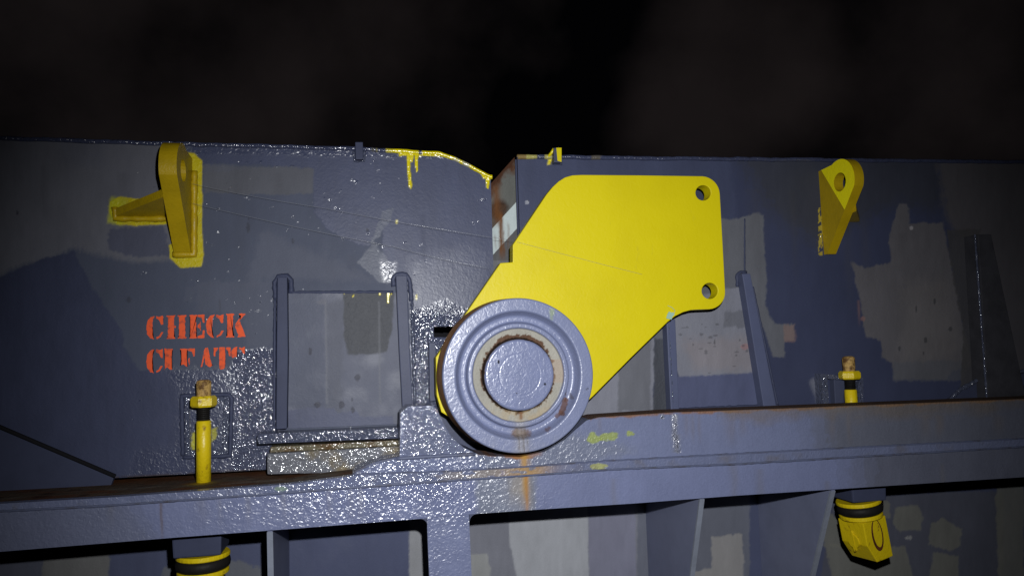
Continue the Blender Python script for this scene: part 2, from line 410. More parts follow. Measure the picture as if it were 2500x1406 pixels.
X, Y, Z = columns(xs, ZBOTL(xs), ZTOPL(xs), 0.0)
grid('side_plate', X, Y, Z, paint_left, hl, 0.012, slot)
# inside of the slot, the end and the top of the cover
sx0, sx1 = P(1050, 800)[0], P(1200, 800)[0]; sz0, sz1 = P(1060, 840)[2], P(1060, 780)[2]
bm_obj('slot_shade_panel', box_bm(sx0, sx1, 0.25, 0.30, sz0 - .05, sz1 + .08, 0), M_DARK, hl)  # near-black panel: the shade inside the slot is put into its colour
bm_obj('end_plate', box_bm(XL1 - 0.016, XL1 - 0.002, 0.0125, 1.6, float(ZBOTL(XL1)), float(ZTOPL(XL1)) - .004, 0), M_BLUED, hl)
zt = float(ZTOPL(P(900, 365)[0]))
bm_obj('top_plate', box_bm(XL0, P(1065, 372)[0], 0.0125, 1.6, zt - 0.016, zt - 0.004, 0), M_BLUED, hl)

def edge_bead(name, zf, x0, x1, y, r, parent, paint, seg=8, sx=0.004, mat=None):
    """round weld bead along an edge, its paint carried on the mesh"""
    xs = np.arange(x0, x1, sx); zs = zf(xs); n = len(xs)
    rr = r * (1 + .16 * fbm(xs * 55, xs * 0 + y * 9, 3)); dz = r * .3 * fbm(xs * 30, xs * 0 + 3, 3)
    a = np.linspace(0, 2 * np.pi, seg, endpoint=False)
    X = np.repeat(xs[:, None], seg, 1); Yv = y + rr[:, None] * np.cos(a)[None]; Zv = (zs + dz)[:, None] + rr[:, None] * np.sin(a)[None]
    u, v = PX(X.ravel(), Yv.ravel(), Zv.ravel()); p = paint(u, v, X.ravel(), Zv.ravel())
    idx = np.arange(n * seg).reshape(n, seg); nxt = np.roll(idx, -1, 1)
    f = np.stack([idx[:-1], idx[1:], nxt[1:], nxt[:-1]], -1).reshape(-1, 4)
    return mesh_np(name, np.stack([X.ravel(), Yv.ravel(), Zv.ravel()], 1), f, mat or MPAINT, parent, p.c, np.stack([np.clip(p.r, .08, 1), p.b], 1), True)
def bead_paint(u, v, X, Z):
    p = Paint(u, v, BLUED, .18, .7)
    m = np.clip((u - 905) / 60, 0, 1) * (fbm(u / 22, v * 0 + 5, 4) > -.55 + .5 * (u < 990))
    p.put(m, YEL, .2, .3, 1)
    p.put((u > 1105) * (u < 1150) * (fbm(u / 9, v / 6) > .05), (.30, .31, .26), .2, .3, .8)
    return p
edge_bead('weld_bead', ZTOPL, XL0, XL1 + 0.004, 0.0, 0.0056, hl, bead_paint)

# stiffener bars with their weld collars and the doubler plate between them
def bar_px(pts, y0, y1, parent, mat, name='stiffener', label=None, bw=.002):
    f = [P(u, v, y0) for u, v in pts]; b = [np.array([q[0], y1, q[2]]) for q in f]
    return bm_obj(name, prism(f, b, None, bw), mat, parent, label)
def collar_px(pts, y, r, parent, mat, name='weld_collar', seed=3):
    return bm_obj(name, tube_bm(resample([P(u, v, y) for u, v in pts], .006), r, 8, .22, None, seed), mat, parent, None, True)
s1 = bar_px([(677, 676), (701, 676), (703, 860), (700, 1046), (674, 1048), (675, 860)], -0.034, 0.001, hl, M_BLUED)
s2 = bar_px([(966, 672), (994, 672), (1000, 850), (1008, 992), (982, 994), (974, 850)], -0.034, 0.001, hl, M_BLUE)
collar_px([(672, 730), (670, 690), (680, 675), (700, 674), (711, 684), (711, 716)], -0.002, .006, s1, M_BLUED)
collar_px([(1004, 735), (1000, 684), (990, 671), (968, 670), (959, 682), (962, 700)], -0.002, .006, s2, M_BLUE)
collar_px([(671, 730), (669, 1040)], -0.001, .0035, s1, M_BLUED); collar_px([(1005, 720), (1013, 985)], -0.001, .004, s2, M_GLOSS)
def paint_doubler(u, v, X, Z):
    p = Paint(u, v, tuple(1.15 * c for c in LIGHT), .5, .08, .08)
    p.poly([(700, 700), (790, 700), (795, 1000), (700, 1000)], GREY, .5, .1, 6, 1, .5, soft=6)
    p.poly([(796, 740), (840, 730), (835, 1010), (800, 1010)], GREYW, .5, .1, 6, 11, .5, soft=6)
    p.poly([(838, 705), (962, 705), (958, 800), (945, 858), (905, 866), (850, 866), (840, 820)], (.052, .055, .062), .5, .2, 3, 2, .9)
    p.poly([(704, 1003), (760, 995), (815, 997), (825, 1008), (868, 1002), (880, 1018), (958, 1016), (962, 1060), (700, 1060)], (.056, .064, .11), .46, .05, 4, 3)
    for a in (795, 925):
        p.put(np.exp(-((u - a - .012 * (v - 730) - 1.5 * fbm(u / 9, v / 14)) / 2.4) ** 2) * (v > 735) * (v < 985), (.14, .145, .165), .5, .2, .55)
    p.poly([(770, 735), (797, 730), (797, 745), (780, 742)], (.13, .13, .15), .5, .2, 3, 4, .5)
    for (a, b, ra, rb, s) in ((757, 857, 5, 9, 1), (873, 922, 7, 9, 2), (775, 988, 8, 7, 3), (834, 988, 8, 9, 4), (861, 1000, 5, 9, 5), (860, 975, 2, 5, 6)):
        p.spot(a, b, ra, rb, (.045, .047, .062), .5, .2, .8, .3, s)
    for q in ([(924, 712), (930, 712), (929, 722), (926, 722)], [(944, 712), (952, 712), (950, 741), (946, 741)], [(953, 712), (958, 712), (956, 720)], [(838, 712), (842, 712), (840, 720)], [(860, 722), (864, 720), (863, 730)]):
        p.poly(q, YEL, .3, .2, .6, 5, raise_=.0006, soft=.6)
    return p
xs = xrange_(P(703, 900, -.006)[0], P(984, 900, -.006)[0])
X, Y, Z = columns(xs, zline([(700, 1046), (985, 1034)], -.006)(xs), zline([(706, 716), (962, 715), (985, 715)], -.006)(xs), -.006)
grid('doubler_plate', X, Y, Z, paint_doubler, hl, .0065)
collar_px([(706, 714), (960, 713)], -0.004, .0035, hl, M_BLUED, 'weld_bead')
# bottom rail of the cover
bm = prism([P(628, 1059, -.06), P(980, 1044, -.06), P(980, 1070, -.06), P(628, 1084, -.06)], [(*P(628, 1059, -.06)[[0]], 0, P(628, 1059, -.06)[2]), (*P(980, 1044, -.06)[[0]], 0, P(980, 1044, -.06)[2]), (*P(980, 1070, -.06)[[0]], 0, P(980, 1070, -.06)[2]), (*P(628, 1084, -.06)[[0]], 0, P(628, 1084, -.06)[2])], None, .003)
bm_obj('bottom_rail', bm, M_GLOSS, hl)
# block beside the slot, corner plate, top tab
bar_px([(1047, 836), (1064, 836), (1070, 978), (1049, 980)], -0.02, 0.001, hl, M_BLUE, 'side_block')
bar_px([(-330, 905), (0, 1046), (278, 1164), (270, 1186), (0, 1203), (-330, 1222)], -0.012, 0.001, hl, M_BLUED, 'corner_plate')
bm_obj('weld_bead', tube_bm([P(u, v, -.0105) for u, v in ((-330, 900), (0, 1042), (281, 1162))], .0048, 10), M_DARK, hl, None, True)  # near-black tube along the plate's sloping edge
tab = bar_px([(867, 347), (886, 347), (887, 389), (868, 389)], -0.022, 0.014, hl, M_BLUED, 'stop_tab')
collar_px([(864, 370), (866, 393), (888, 393), (890, 370)], -0.002, .004, tab, M_GLOSS)

# cleat pocket frame
def frame_px(o, i, parent, mat, y=-.012):
    bm = bmesh.new()
    for k in range(4):
        a, b = o[k], o[(k + 1) % 4]; c, e = i[(k + 1) % 4], i[k]
        prism([P(*q, y) for q in (a, b, c, e)], [np.array([P(*q, y)[0], .001, P(*q, y)[2]]) for q in (a, b, c, e)], bm)
    return bm_obj('pocket_frame', bm, mat, parent)
fr = frame_px([(450, 970), (560, 968), (556, 1108), (454, 1112)], [(461, 982), (546, 980), (543, 1096), (464, 1099)], hl, M_GLOSS)
collar_px([(446, 1112), (444, 966), (560, 963), (566, 972), (562, 1112), (446, 1116)], -.001, .005, fr, M_BLUED)

# ------------------------------------------------------------------ lifting lugs (fin + side gusset)
def lug(parent, u0, sgn, label):
    """fin standing out from the plate at photo column u0; gusset on the outboard side (sgn)"""
    t = .027 if sgn > 0 else .036
    x0 = P(u0, 500)[0] + (t / 2 - .003 if sgn > 0 else 0)
    zh = P(2062, 445, -.088)[2] if sgn > 0 else P(447, 417, -.088)[2]
    zb = P(u0, 622)[2] + (.0 if sgn > 0 else .004)
    R, hr, yh = .060, .025, -.088
    out = [(0, zb), (-.014, zb)]
    a0 = math.radians(-22)
    for k in range(31):
        a = a0 + (math.radians(118) - a0) * k / 30
        out.append((yh - R * math.cos(a), zh + R * math.sin(a)))
    out.append((0, zh + .050))
    hole = [(yh + hr * math.cos(k * math.pi / 10), zh + hr * math.sin(k * math.pi / 10)) for k in range(20)]
    bm = bmesh.new(); faces = []
    for x in (x0 - t / 2, x0 + t / 2):
        vo = [bm.verts.new((x, y, z)) for y, z in out]; vh = [bm.verts.new((x, y, z)) for y, z in hole]
        es = [bm.edges.new((L[i], L[(i + 1) % len(L)])) for L in (vo, vh) for i in range(len(L))]
        bmesh.ops.triangle_fill(bm, use_beauty=True, use_dissolve=False, edges=es)
        faces.append((vo, vh))
    for k in (0, 1):
        A, B = faces[0][k], faces[1][k]
        for i in range(len(A)): bm.faces.new((A[i], A[(i + 1) % len(A)], B[(i + 1) % len(A)], B[i]))
    bmesh.ops.recalc_face_normals(bm, faces=bm.faces[:])
    # lemon on the outer part of the inboard face, ochre elsewhere
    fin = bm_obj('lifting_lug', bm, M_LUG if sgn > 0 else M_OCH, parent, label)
    zg = P(350, 520)[2] if sgn < 0 else P(2120, 535)[2]
    xo = x0 + sgn * t / 2; xe = x0 + sgn * (.140 if sgn < 0 else .095); up_ = .024 if sgn < 0 else .01
    g = prism([(xo, 0, zg - .009), (xe, 0, zg - .009), (xe, -.012, zg - .009), (xo, -.11, zg + up_ - .009)], [(xo, 0, zg + .009), (xe, 0, zg + .009), (xe, -.012, zg + .009), (xo, -.11, zg + up_ + .009)], None, .0015)
    bm_obj('gusset', g, M_OCH, fin)
    if sgn > 0: return fin
    w = tube_bm(resample([(x0 + t / 2 + .005, -.003, zh + .02), (x0 + t / 2 + .005, -.003, zb - .004), (x0 - t / 2 - .004, -.003, zb - .004)], .007), .0075, 8, .15)
    if sgn < 0: tube_bm(resample([(xo, -.003, zg - .014), (xe - .004, -.003, zg - .014), (xe - .006, -.003, zg + .012)], .007), .007, 8, .15, w)
    bm_obj('weld_bead', w, M_OCH if sgn < 0 else M_YELD, fin, None, True)
    return fin
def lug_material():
    m = simple('two_tone_yellow', OCH, 0.38, 0.22, 0.15, None, (.45, .7), 20); n = m.node_tree.nodes; l = m.node_tree.links
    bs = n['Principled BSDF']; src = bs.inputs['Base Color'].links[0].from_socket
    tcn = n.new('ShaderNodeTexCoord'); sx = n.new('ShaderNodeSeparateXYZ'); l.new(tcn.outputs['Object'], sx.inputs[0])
    # tone edge: a straight line in the fin's plane (depth y against height z)
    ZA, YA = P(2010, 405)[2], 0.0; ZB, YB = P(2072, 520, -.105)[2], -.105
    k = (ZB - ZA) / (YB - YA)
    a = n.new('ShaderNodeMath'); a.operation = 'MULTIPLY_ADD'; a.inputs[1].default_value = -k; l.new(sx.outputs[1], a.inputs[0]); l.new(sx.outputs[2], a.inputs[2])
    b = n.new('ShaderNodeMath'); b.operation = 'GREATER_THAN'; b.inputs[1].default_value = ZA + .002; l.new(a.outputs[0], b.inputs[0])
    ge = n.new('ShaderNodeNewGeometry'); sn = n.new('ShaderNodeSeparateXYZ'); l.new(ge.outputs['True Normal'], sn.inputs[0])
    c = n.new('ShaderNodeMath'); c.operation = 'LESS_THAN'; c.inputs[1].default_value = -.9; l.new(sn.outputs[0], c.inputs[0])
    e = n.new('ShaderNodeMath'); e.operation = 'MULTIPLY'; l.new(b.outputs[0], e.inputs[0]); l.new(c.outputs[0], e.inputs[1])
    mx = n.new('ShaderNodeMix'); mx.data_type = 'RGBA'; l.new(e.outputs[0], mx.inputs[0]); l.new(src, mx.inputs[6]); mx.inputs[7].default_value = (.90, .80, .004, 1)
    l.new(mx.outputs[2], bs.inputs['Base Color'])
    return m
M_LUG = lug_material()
lug(hl, 449, -1, 'yellow lifting lug with a gusset on its left, paint brushed round its foot')

# ------------------------------------------------------------------ stencilled words
ST = lambda w: [(0, 1), (w, 1), (w, .95), (w - .06, .92), (w - .06, .08), (w, .05), (w, 0), (0, 0), (0, .05), (.06, .08), (.06, .92), (0, .95)]
MIR = lambda q: [(1 - x, y) for x, y in q]
FLIP = lambda q: [(x, 1 - y) for x, y in q]
ARM = [(.54, 1), (.98, 1), (.98, .66), (.88, .66), (.80, .86), (.54, .92)]
GL = {
 'C': [[(.50, 1), (.24, .95), (.06, .78), (0, .5), (.06, .22), (.24, .05), (.44, 0), (.37, .14), (.35, .5), (.39, .86)], [(.58, .99), (.78, .95), (.98, 1), (.98, .62), (.86, .62), (.76, .80), (.58, .89)], [(.6, .01), (.84, .1), (1, .3), (.88, .3), (.74, .14), (.6, .09)]],
 'H': [ST(.44), MIR(ST(.44)), [(.38, .55), (.47, .55), (.47, .46), (.38, .46)]],
 'E': [ST(.5), ARM, FLIP(ARM), [(.54, .56), (.66, .62), (.74, .72), (.74, .3), (.66, .42), (.54, .47)]],
 'K': [ST(.42), [(.46, .52), (.78, .90), (.66, .95), (.66, 1), (1, 1), (1, .95), (.93, .92), (.60, .58)], [(.52, .55), (.72, .66), (.98, .1), (1, .05), (1, 0), (.60, 0), (.60, .05), (.64, .1), (.46, .46)]],
 'L': [ST(.85)], 'F': [ST(.52), ARM, [(.54, .56), (.64, .62), (.64, .3), (.54, .44)]],
 'A': [[(.42, 1), (.62, 1), (1, 0), (.48, 0), (.30, .84)], [(.26, .74), (.34, .62), (.16, .1), (.04, .1)]],
 'T': [[(.32, 1), (.68, 1), (.68, 0), (.32, 0)], [(0, 1), (.26, 1), (.26, .92), (.12, .80), (.09, .62), (0, .62)], MIR([(0, 1), (.26, 1), (.26, .92), (.12, .80), (.09, .62), (0, .62)])],
 'S': [[(.45, 1), (.2, .96), (.02, .82), (.02, .62), (.14, .46), (.42, .36), (.40, .6), (.42, .86)], [(.55, .98), (.76, .94), (.96, 1), (.96, .68), (.84, .7), (.74, .84), (.55, .9)]],
}
def word(bm, items, seed):
    rr = random.Random(seed)
    for ch, ua, ub, ta, tb, ba, bb, cut in items:
        for q in GL[ch]:
            pts = []
            n = len(q)
            for i in range(n):
                a, b = q[i], q[(i + 1) % n]
                m = max(1, int(math.hypot((b[0] - a[0]) * 40, (b[1] - a[1]) * 58) / 4))
                for k in range(m):
                    x = a[0] + (b[0] - a[0]) * k / m; y = a[1] + (b[1] - a[1]) * k / m
                    y = max(y, cut + .05 * math.sin(x * 9 + ua) if cut else y)
                    top = ta + (tb - ta) * x; bot = ba + (bb - ba) * x
                    pts.append((ua + (ub - ua) * x + rr.uniform(-.7, .7), bot + (top - bot) * y + rr.uniform(-.7, .7)))
            vs = [bm.verts.new(tuple(P(u, v, -.0007))) for u, v in pts]
            try: bm.faces.new(vs)
            except ValueError: pass
bm = bmesh.new()
word(bm, [('C', 357, 399, 772, 770, 829, 828, 0), ('H', 407, 455, 770, 769, 827, 826, 0), ('E', 462, 500, 769, 768, 826, 825, 0), ('C', 503, 546, 768, 767, 825, 824, 0), ('K', 552, 599, 766, 765, 824, 822, 0)], 1)
word(bm, [('C', 357, 398, 853, 851, 911, 910, 0), ('L', 401, 425, 851, 851, 909, 909, .16), ('F', 440, 476, 851, 850, 908, 907, .27), ('A', 488, 520, 849, 848, 906, 905, .22), ('T', 522, 563, 848, 847, 905, 904, .1), ('S', 564, 599, 846, 846, 903, 903, .52)], 2)
bmesh.ops.triangulate(bm, faces=bm.faces[:])
lt = bm_obj('lettering', bm, M_LETTER, hl, 'orange red stencilled words CHECK CLEATS, the lower word half painted over')
for p_ in lt.data.polygons:
    if p_.normal.y > 0: p_.flip()

# ------------------------------------------------------------------ right hatch cover
hr = thing('hatch_cover', 'blue grey steel hatch cover right of the gap, with a rusty white striped end', 'hatch cover', (XR0, 0, ZBOTL(XR0)), 'folding hatch covers')
def paint_right(u, v, X, Z):
    LIGHT = (.17, .175, .208); GREYW = (.105, .109, .125); GREY = (.09, .094, .11); DARKG = (.05, .054, .066)  # repaint tones, lightened to offset the torch's falloff on this cover
    p = Paint(u, v, BLUED, .5, .06)
    p.poly([(1250, 370), (1780, 370), (1800, 540), (1400, 560), (1250, 640)], BLUE, .46, .06, 8, 1, .9, soft=10)
    p.poly([(1790, 370), (2300, 370), (2300, 520), (2180, 500), (2000, 600), (1880, 520)], (.040, .043, .058), .5, .06, 14, 32, .9, soft=26)
    p.poly([(2280, 340), (3200, 340), (3200, 1100), (2440, 1100), (2400, 640), (2310, 540)], (.085, .08, .085), .5, .1, 9, 2, .9, soft=12)
    p.poly([(1640, 530), (1800, 536), (1846, 520), (1864, 525), (1866, 600), (1872, 690), (1868, 745), (1892, 790), (1940, 792), (1938, 832), (1916, 830), (1914, 872), (1888, 872), (1865, 800), (1640, 800)], GREYW, .5, .1, 4, 3)
    p.poly([(1915, 795), (1942, 792), (1940, 835), (1912, 835)], (.22, .14, .12), .5, .1, 6, 4, .5)
    p.poly([(1400, 760), (1600, 760), (1596, 1020), (1380, 1020)], LIGHT, .5, .08, 5, 5)
    p.poly([(1512, 800), (1590, 800), (1588, 1002), (1508, 1002)], GREYW, .5, .08, 4, 6, .8)
    p.poly([(1597, 760), (1634, 760), (1638, 1030), (1596, 1030)], DARKG, .45, .2, 3, 7)
    p.poly([(1590, 760), (1634, 760), (1632, 825), (1596, 828)], GREYW, .5, .1, 4, 27)
    p.poly([(1645, 740), (1800, 700), (1832, 705), (1850, 800), (1868, 912), (1740, 920), (1720, 928), (1662, 925), (1648, 895)], LIGHT, .5, .15, 5, 8)
    p.poly([(1660, 830), (1840, 820), (1855, 905), (1700, 905)], (.20, .18, .19), .5, .15, 10, 9, .6, soft=14)
    p.poly([(1770, 760), (1835, 760), (1840, 800), (1765, 800)], GREY, .5, .15, 6, 19, .6)
    p.spot(1818, 846, 10, 8, (.30, .12, .11), .5, .2, .4, .3, 3)
    p.poly([(1650, 920), (1870, 908), (1890, 1040), (1650, 1040)], (.074, .084, .15), .42, .08, 3, 10)  # blue coat, lightened against the same falloff
    for i in range(26):
        p.spot(1655 + 190 * _T[i, 3], 775 + 140 * _T[i, 9], 1.5 + 5 * _T[i, 5], 1 + 2.5 * _T[i, 6], (.07, .07, .08), .5, .2, .6, .3, i)
    p.poly([(2178, 545), (2196, 498), (2216, 500), (2222, 546), (2302, 545), (2312, 600), (2334, 700), (2352, 800), (2374, 890), (2322, 905), (2312, 926), (2182, 926),
            (2178, 886), (2154, 870), (2150, 832), (2112, 822), (2106, 770), (2090, 690), (2078, 640), (2112, 655), (2176, 640), (2170, 592)], WARM, .5, .12, 4, 11)
    p.poly([(2200, 690), (2320, 680), (2345, 820), (2330, 880), (2200, 880)], (.13, .122, .124), .5, .12, 12, 12, .6, soft=18)
    p.poly([(2180, 885), (2370, 880), (2350, 930), (2180, 930)], GREY, .5, .1, 5, 22, .7)
    p.streak(2095, 730, 800, 3, (.22, .12, .10), .4, 1); p.spot(2107, 778, 6, 6, (.26, .13, .11), .5, .2, .45, .3, 5); p.spot(2225, 557, 5, 5, (.4, .38, .4), .5, .2, .6, .3, 6)
    p.poly([(2310, 560), (2392, 560), (2415, 960), (2345, 960), (2350, 800), (2330, 700)], (.06, .058, .06), .45, .2, 5, 13, .85)  # shade beside the brace, painted on as a darker strip
    for (a, b, ra, rb, s) in ((2237, 755, 2, 9, 1), (2260, 830, 4, 8, 2), (2196, 850, 3, 7, 3), (2320, 803, 5, 6, 4), (2282, 735, 3, 8, 5), (2255, 862, 2, 5, 6), (1745, 835, 2, 6, 7), (1288, 492, 3, 4, 8)):
        p.spot(a, b, ra, rb, (.045, .045, .05), .5, .2, .75, .3, s)
    p.spot(1286, 494, 5, 6, (.30, .31, .36), .4, .3, .7, .4, 9)
    for q in ([(1340, 378), (1352, 374), (1344, 402), (1337, 404)], [(1268, 376), (1345, 376), (1345, 386), (1300, 383)]):
        p.poly(q, YEL, .3, .3, 1.5, 14, raise_=.001, fs=8)
    p.poly([(1975, 930), (2004, 915), (2012, 990), (1998, 990)], LIGHT, .4, .5, 4, 15, .6, soft=6)
    p.put((np.abs(u - 2003) < 5) * (np.abs(v - 565) < 58) * (fbm(u / 6, v / 9) > -.2), (.55, .42, .01), .4, .3, .6)
    p.put((np.abs(u - 2000) < 10) * (v > 570) * (v < 622) * (fbm(u / 5 + 4, v / 5) > .25), None, .12, 1.0, 1)
    for i in range(10):
        p.streak(1300 + 1100 * _T[i, 40], 380 + 200 * _T[i, 41], 700 + 200 * _T[i, 42], 6 + 14 * _T[i, 43], (.055, .055, .06), .22, i)
    return p
xs = np.concatenate([xrange_(XR0, P(2520, 600)[0], .0025), np.linspace(P(2520, 600)[0] + .008, XR1, 60)])
X, Y, Z = columns(xs, ZBOTL(np.minimum(xs, P(1220, 1110)[0])) + 0 * xs, ZTOPR(xs), 0.0, .0025)
grid('side_plate', X, Y, Z, paint_right, hr, 0.012)
def bead_paint_r(u, v, X, Z):
    p = Paint(u, v, BLUED, .28, .5)
    p.put((u < 1350) * (fbm(u / 20, v * 0 + 2, 3) > -.3), (.42, .38, .10), .3, .3, .8)
    p.put((u < 1285) * 1.0, (.13, .06, .03), .6, .4, .7)
    p.put((np.abs(u - 1455) < 12) * 1.0, (.12, .10, .05), .5, .3, .6)
    return p
edge_bead('weld_bead', ZTOPR, XR0, XR1, 0.0, 0.006, hr, bead_paint_r)
ZR = ZTOPR(XR0); zbm = float(ZBOTL(XR0))
# end plate across the gap: rusty above, a white painted band, rust runs
nxg, nzg = 90, 260
xg = np.linspace(XR0 - .105, XR0 - .004, nxg)
yg = .016 + .55 * (XR0 - .004 - xg)
tg = np.array([P(1262 - (XR0 - .004 - x_) / .001, 384 + (XR0 - .004 - x_) / .001 * 1.12, y_)[2] for x_, y_ in zip(xg, yg)])
tt = np.linspace(0, 1, nzg)[:, None]
Zg = (P(1240, 700)[2]) * (1 - tt) + tg[None] * tt
Xg = np.repeat(xg[None], nzg, 0); Yg = np.repeat(yg[None], nzg, 0)
def paint_end(u, v, X, Z):
    p = Paint(u, v, (.105, .108, .10), .5, .15, .14)
    d = v - (384 + (1262 - u) * 1.12)                                # below the sloping top edge
    n1 = fbm(u / 22, v / 26, 4)
    p.put(np.clip((32 - d + 40 * n1) / 26, 0, 1), (.075, .030, .013), .8, .4, .9)
    p.put(np.clip((12 - d + 10 * n1) / 8, 0, 1), (.05, .02, .01), .8, .4, .8)
    p.put(np.clip(1.3 - ((u - 1218) / 26) ** 2 - ((v - 512) / 26) ** 2 + .6 * n1, 0, 1), RUSTD, .8, .4, .9)
    p.put(((u < 1236) * (v > 500) * (v < 600)).astype(float), (.06, .035, .022), .7, .4, .6)
    e = v + (u - 1200) * 1.10
    w = ((e > 560) & (e < 626)).astype(float)
    p.put(w, (.42, .48, .475), .5, .08, 1)
    p.put((e >= 626).astype(float), (.085, .085, .088), .5, .2, .9)
    p.put(((v > 636)).astype(float), (.13, .13, .14), .5, .2, .9)
    for c, wd, b0, b1, al in ((1222, 5, 515, 640, .95), (1214, 9, 450, 560, .8), (1240, 3, 540, 620, .35), (1208, 2.5, 570, 620, .4), (1228, 3, 560, 640, .6)):
        x = (u - c - .03 * (v - 540) - 3 * fbm(u / 9, v / 18, 3)) / wd
        p.put(np.exp(-x * x) * np.clip((v - b0) / 10, 0, 1) * np.clip((b1 - v) / 30, 0, 1), (.12, .048, .016), .75, .3, al)
    return p
grid('end_plate', Xg, Yg, Zg, paint_end, hr, .012, None, None, 'rusty end plate with a white painted stripe in the gap between the covers')
bm_obj('end_backing', box_bm(XR0 - .0035, XR0 + .008, .0125, 1.6, zbm, float(ZR) - .004, 0), M_BLUED, hr)
bm_obj('top_plate', box_bm(XR0 + .009, XR1, .0125, 1.6, float(ZR) - .02, float(ZR) - .008, 0), M_BLUED, hr)
tb = bar_px([(1352, 361), (1371, 361), (1372, 397), (1353, 397)], -.022, .014, hr, [M_BLUE][0], 'stop_tab')
bm_obj('paint_daub', prism([P(u, v, -.0235) for u, v in ((1358, 361), (1371, 361), (1371, 396), (1361, 393))], [P(u, v, -.021) for u, v in ((1358, 361), (1371, 361), (1371, 396), (1361, 393))], None, .0006), M_YEL, tb)
bm_obj('paint_daub', tube_bm([P(1338, 384, -.003), P(1346, 374, -.006), P(1353, 364, -.014)], .0045, 8, .2), M_YEL, tb, None, True)
collar_px([(1350, 396), (1354, 400), (1372, 400)], -.002, .004, tb, M_BLUE)
# stiffeners right of the arm
M_BLUEL = simple('blue_grey_paint_lit', (.078, .09, .155), 0.48, 0.1, 0.1, None, (0.4, 0.7), 14)  # blue grey lightened in colour to offset the torch's falloff
s3 = bar_px([(1627, 780), (1649, 780), (1660, 1040), (1640, 1040)], -.03, .001, hr, M_BLUEL)
collar_px([(1632, 780), (1645, 1030)], -.028, .0022, s3, M_GLOSS)
s4 = bar_px([(1812, 668), (1832, 668), (1905, 1040), (1872, 1040)], -.03, .001, hr, M_BLUEL)
collar_px([(1818, 534), (1818, 664)], -.0005, .0022, s4, M_BLUED); collar_px([(1800, 700), (1799, 672), (1808, 664), (1822, 666)], -.002, .005, s4, M_BLUED)
collar_px([(1838, 700), (1903, 1010)], -.001, .003, s4, M_BLUED)
collar_px([(1640, 1000), (1900, 988)], -.002, .004, hr, M_BLUED, 'weld_bead')
s5 = bar_px([(2388, 572), (2420, 572), (2520, 1040), (2416, 1040)], -.05, .001, hr, simple('old_grey_paint', (.046, .046, .054), .5, .2, .3, None, (.4, .7), 20))
collar_px([(2380, 572), (2412, 1010)], -.046, .003, s5, M_GLOSS)
bar_px([(2310, 1040), (2318, 975), (2400, 918), (2520, 900), (2700, 895), (2700, 1040)], -.014, .001, hr, M_BLUED, 'corner_plate')
eye = bar_px([(2452, 925), (2520, 905), (2560, 935), (2560, 985), (2450, 985)], -.03, -.013, hr, M_BLUED, 'eye_plate')
collar_px([(2482 + 16 * math.cos(k * .6), 950 + 16 * math.sin(k * .6)) for k in range(11)], -.031, .004, eye, M_GLOSS, 'eye_ring')
collar_px([(2316, 978), (2345, 950), (2400, 921), (2520, 903)], -.013, .006, hr, M_GLOSS, 'weld_bead')
f2 = frame_px([(2004, 912), (2108, 922), (2108, 1030), (2012, 1030)], [(2020, 924), (2096, 932), (2096, 1018), (2026, 1018)], hr, M_GLOSS, -.03)
bar_px([(2036, 926), (2066, 926), (2056, 1000), (2040, 1000)], -.02, .001, f2, M_BLUE, 'wedge_plate')
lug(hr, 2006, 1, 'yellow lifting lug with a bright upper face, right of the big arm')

# ------------------------------------------------------------------ hatch coaming
co = thing('hatch_coaming', 'blue grey steel coaming with a rusty ledge under both hatch covers', 'coaming', (0, YF, 0.0))
SE2 = [(-330, 1248), (0, 1229), (280, 1213), (700, 1182), (869, 1160), (1100, 1152), (1300, 1140), (1475, 1127), (1800, 1109), (2500, 1072), (2950, 1048)]
SE3 = [(-330, 1262), (0, 1245), (280, 1230), (700, 1200), (869, 1187), (1100, 1170), (1300, 1157), (1475, 1144), (1800, 1130), (2500, 1088), (2950, 1062)]
SEB = [(-330, 1368), (0, 1346), (420, 1312), (700, 1291), (1034, 1265), (1143, 1255), (1300, 1244), (1550, 1228), (1800, 1209), (2500, 1164), (2950, 1136)]
Z2 = zline(SE2, YF - .008); Z3 = zline(SE3, YF - .008); Z3b = zline(SE3, YF); ZB = zline(SEB, YF)
xc0, xc1 = P(-300, 1250, YF)[0], P(2900, 1100, YF)[0]
def gloss_zone(p):
    u, v = p.u, p.v
    g = np.exp(-((u - 900) / 330) ** 2) * np.exp(-((v - 1180) / 130) ** 2)
    g = np.clip(g * 1.05 - .05 + .3 * fbm(u / 70, v / 40, 3), 0, 1)
    p.r = p.r * (1 - g) + .09 * g; p.b = p.b * (1 - g) + .8 * g
def rust_run(p):
    p.streak(1281, 1095, 1262, 9, ORANGE, .75, 1, .03); p.streak(1284, 1150, 1275, 4, (.30, .12, .015), .7, 2, .03); p.streak(1262, 1140, 1250, 26, (.27, .21, .10), .35, 3)
    p.streak(392, 1222, 1330, 3, (.10, .06, .03), .6, 4); p.streak(1650, 1010, 1030, 3, (.5, .5, .5), .3, 5)
    for i in range(14):
        p.streak(100 + 2300 * _T[i, 60], 1180 - 60 * _T[i, 61], 1300, 5 + 12 * _T[i, 62], (.12, .11, .10), .25, i)
def paint_face(u, v, X, Z):
    p = Paint(u, v, (.132, .151, .255), .40, .12)
    p.poly([(1160, 1160), (1310, 1150), (1310, 1250), (1165, 1262)], (.15, .165, .20), .35, .35, 6, 1, .7, soft=8)
    p.poly([(-400, 1200), (300, 1200), (420, 1400), (-400, 1400)], (.10, .11, .16), .4, .3, 9, 2, .7, soft=30)
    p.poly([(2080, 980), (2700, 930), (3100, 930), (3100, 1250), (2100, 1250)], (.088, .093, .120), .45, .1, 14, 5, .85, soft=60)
    gloss_zone(p); rust_run(p)
    return p
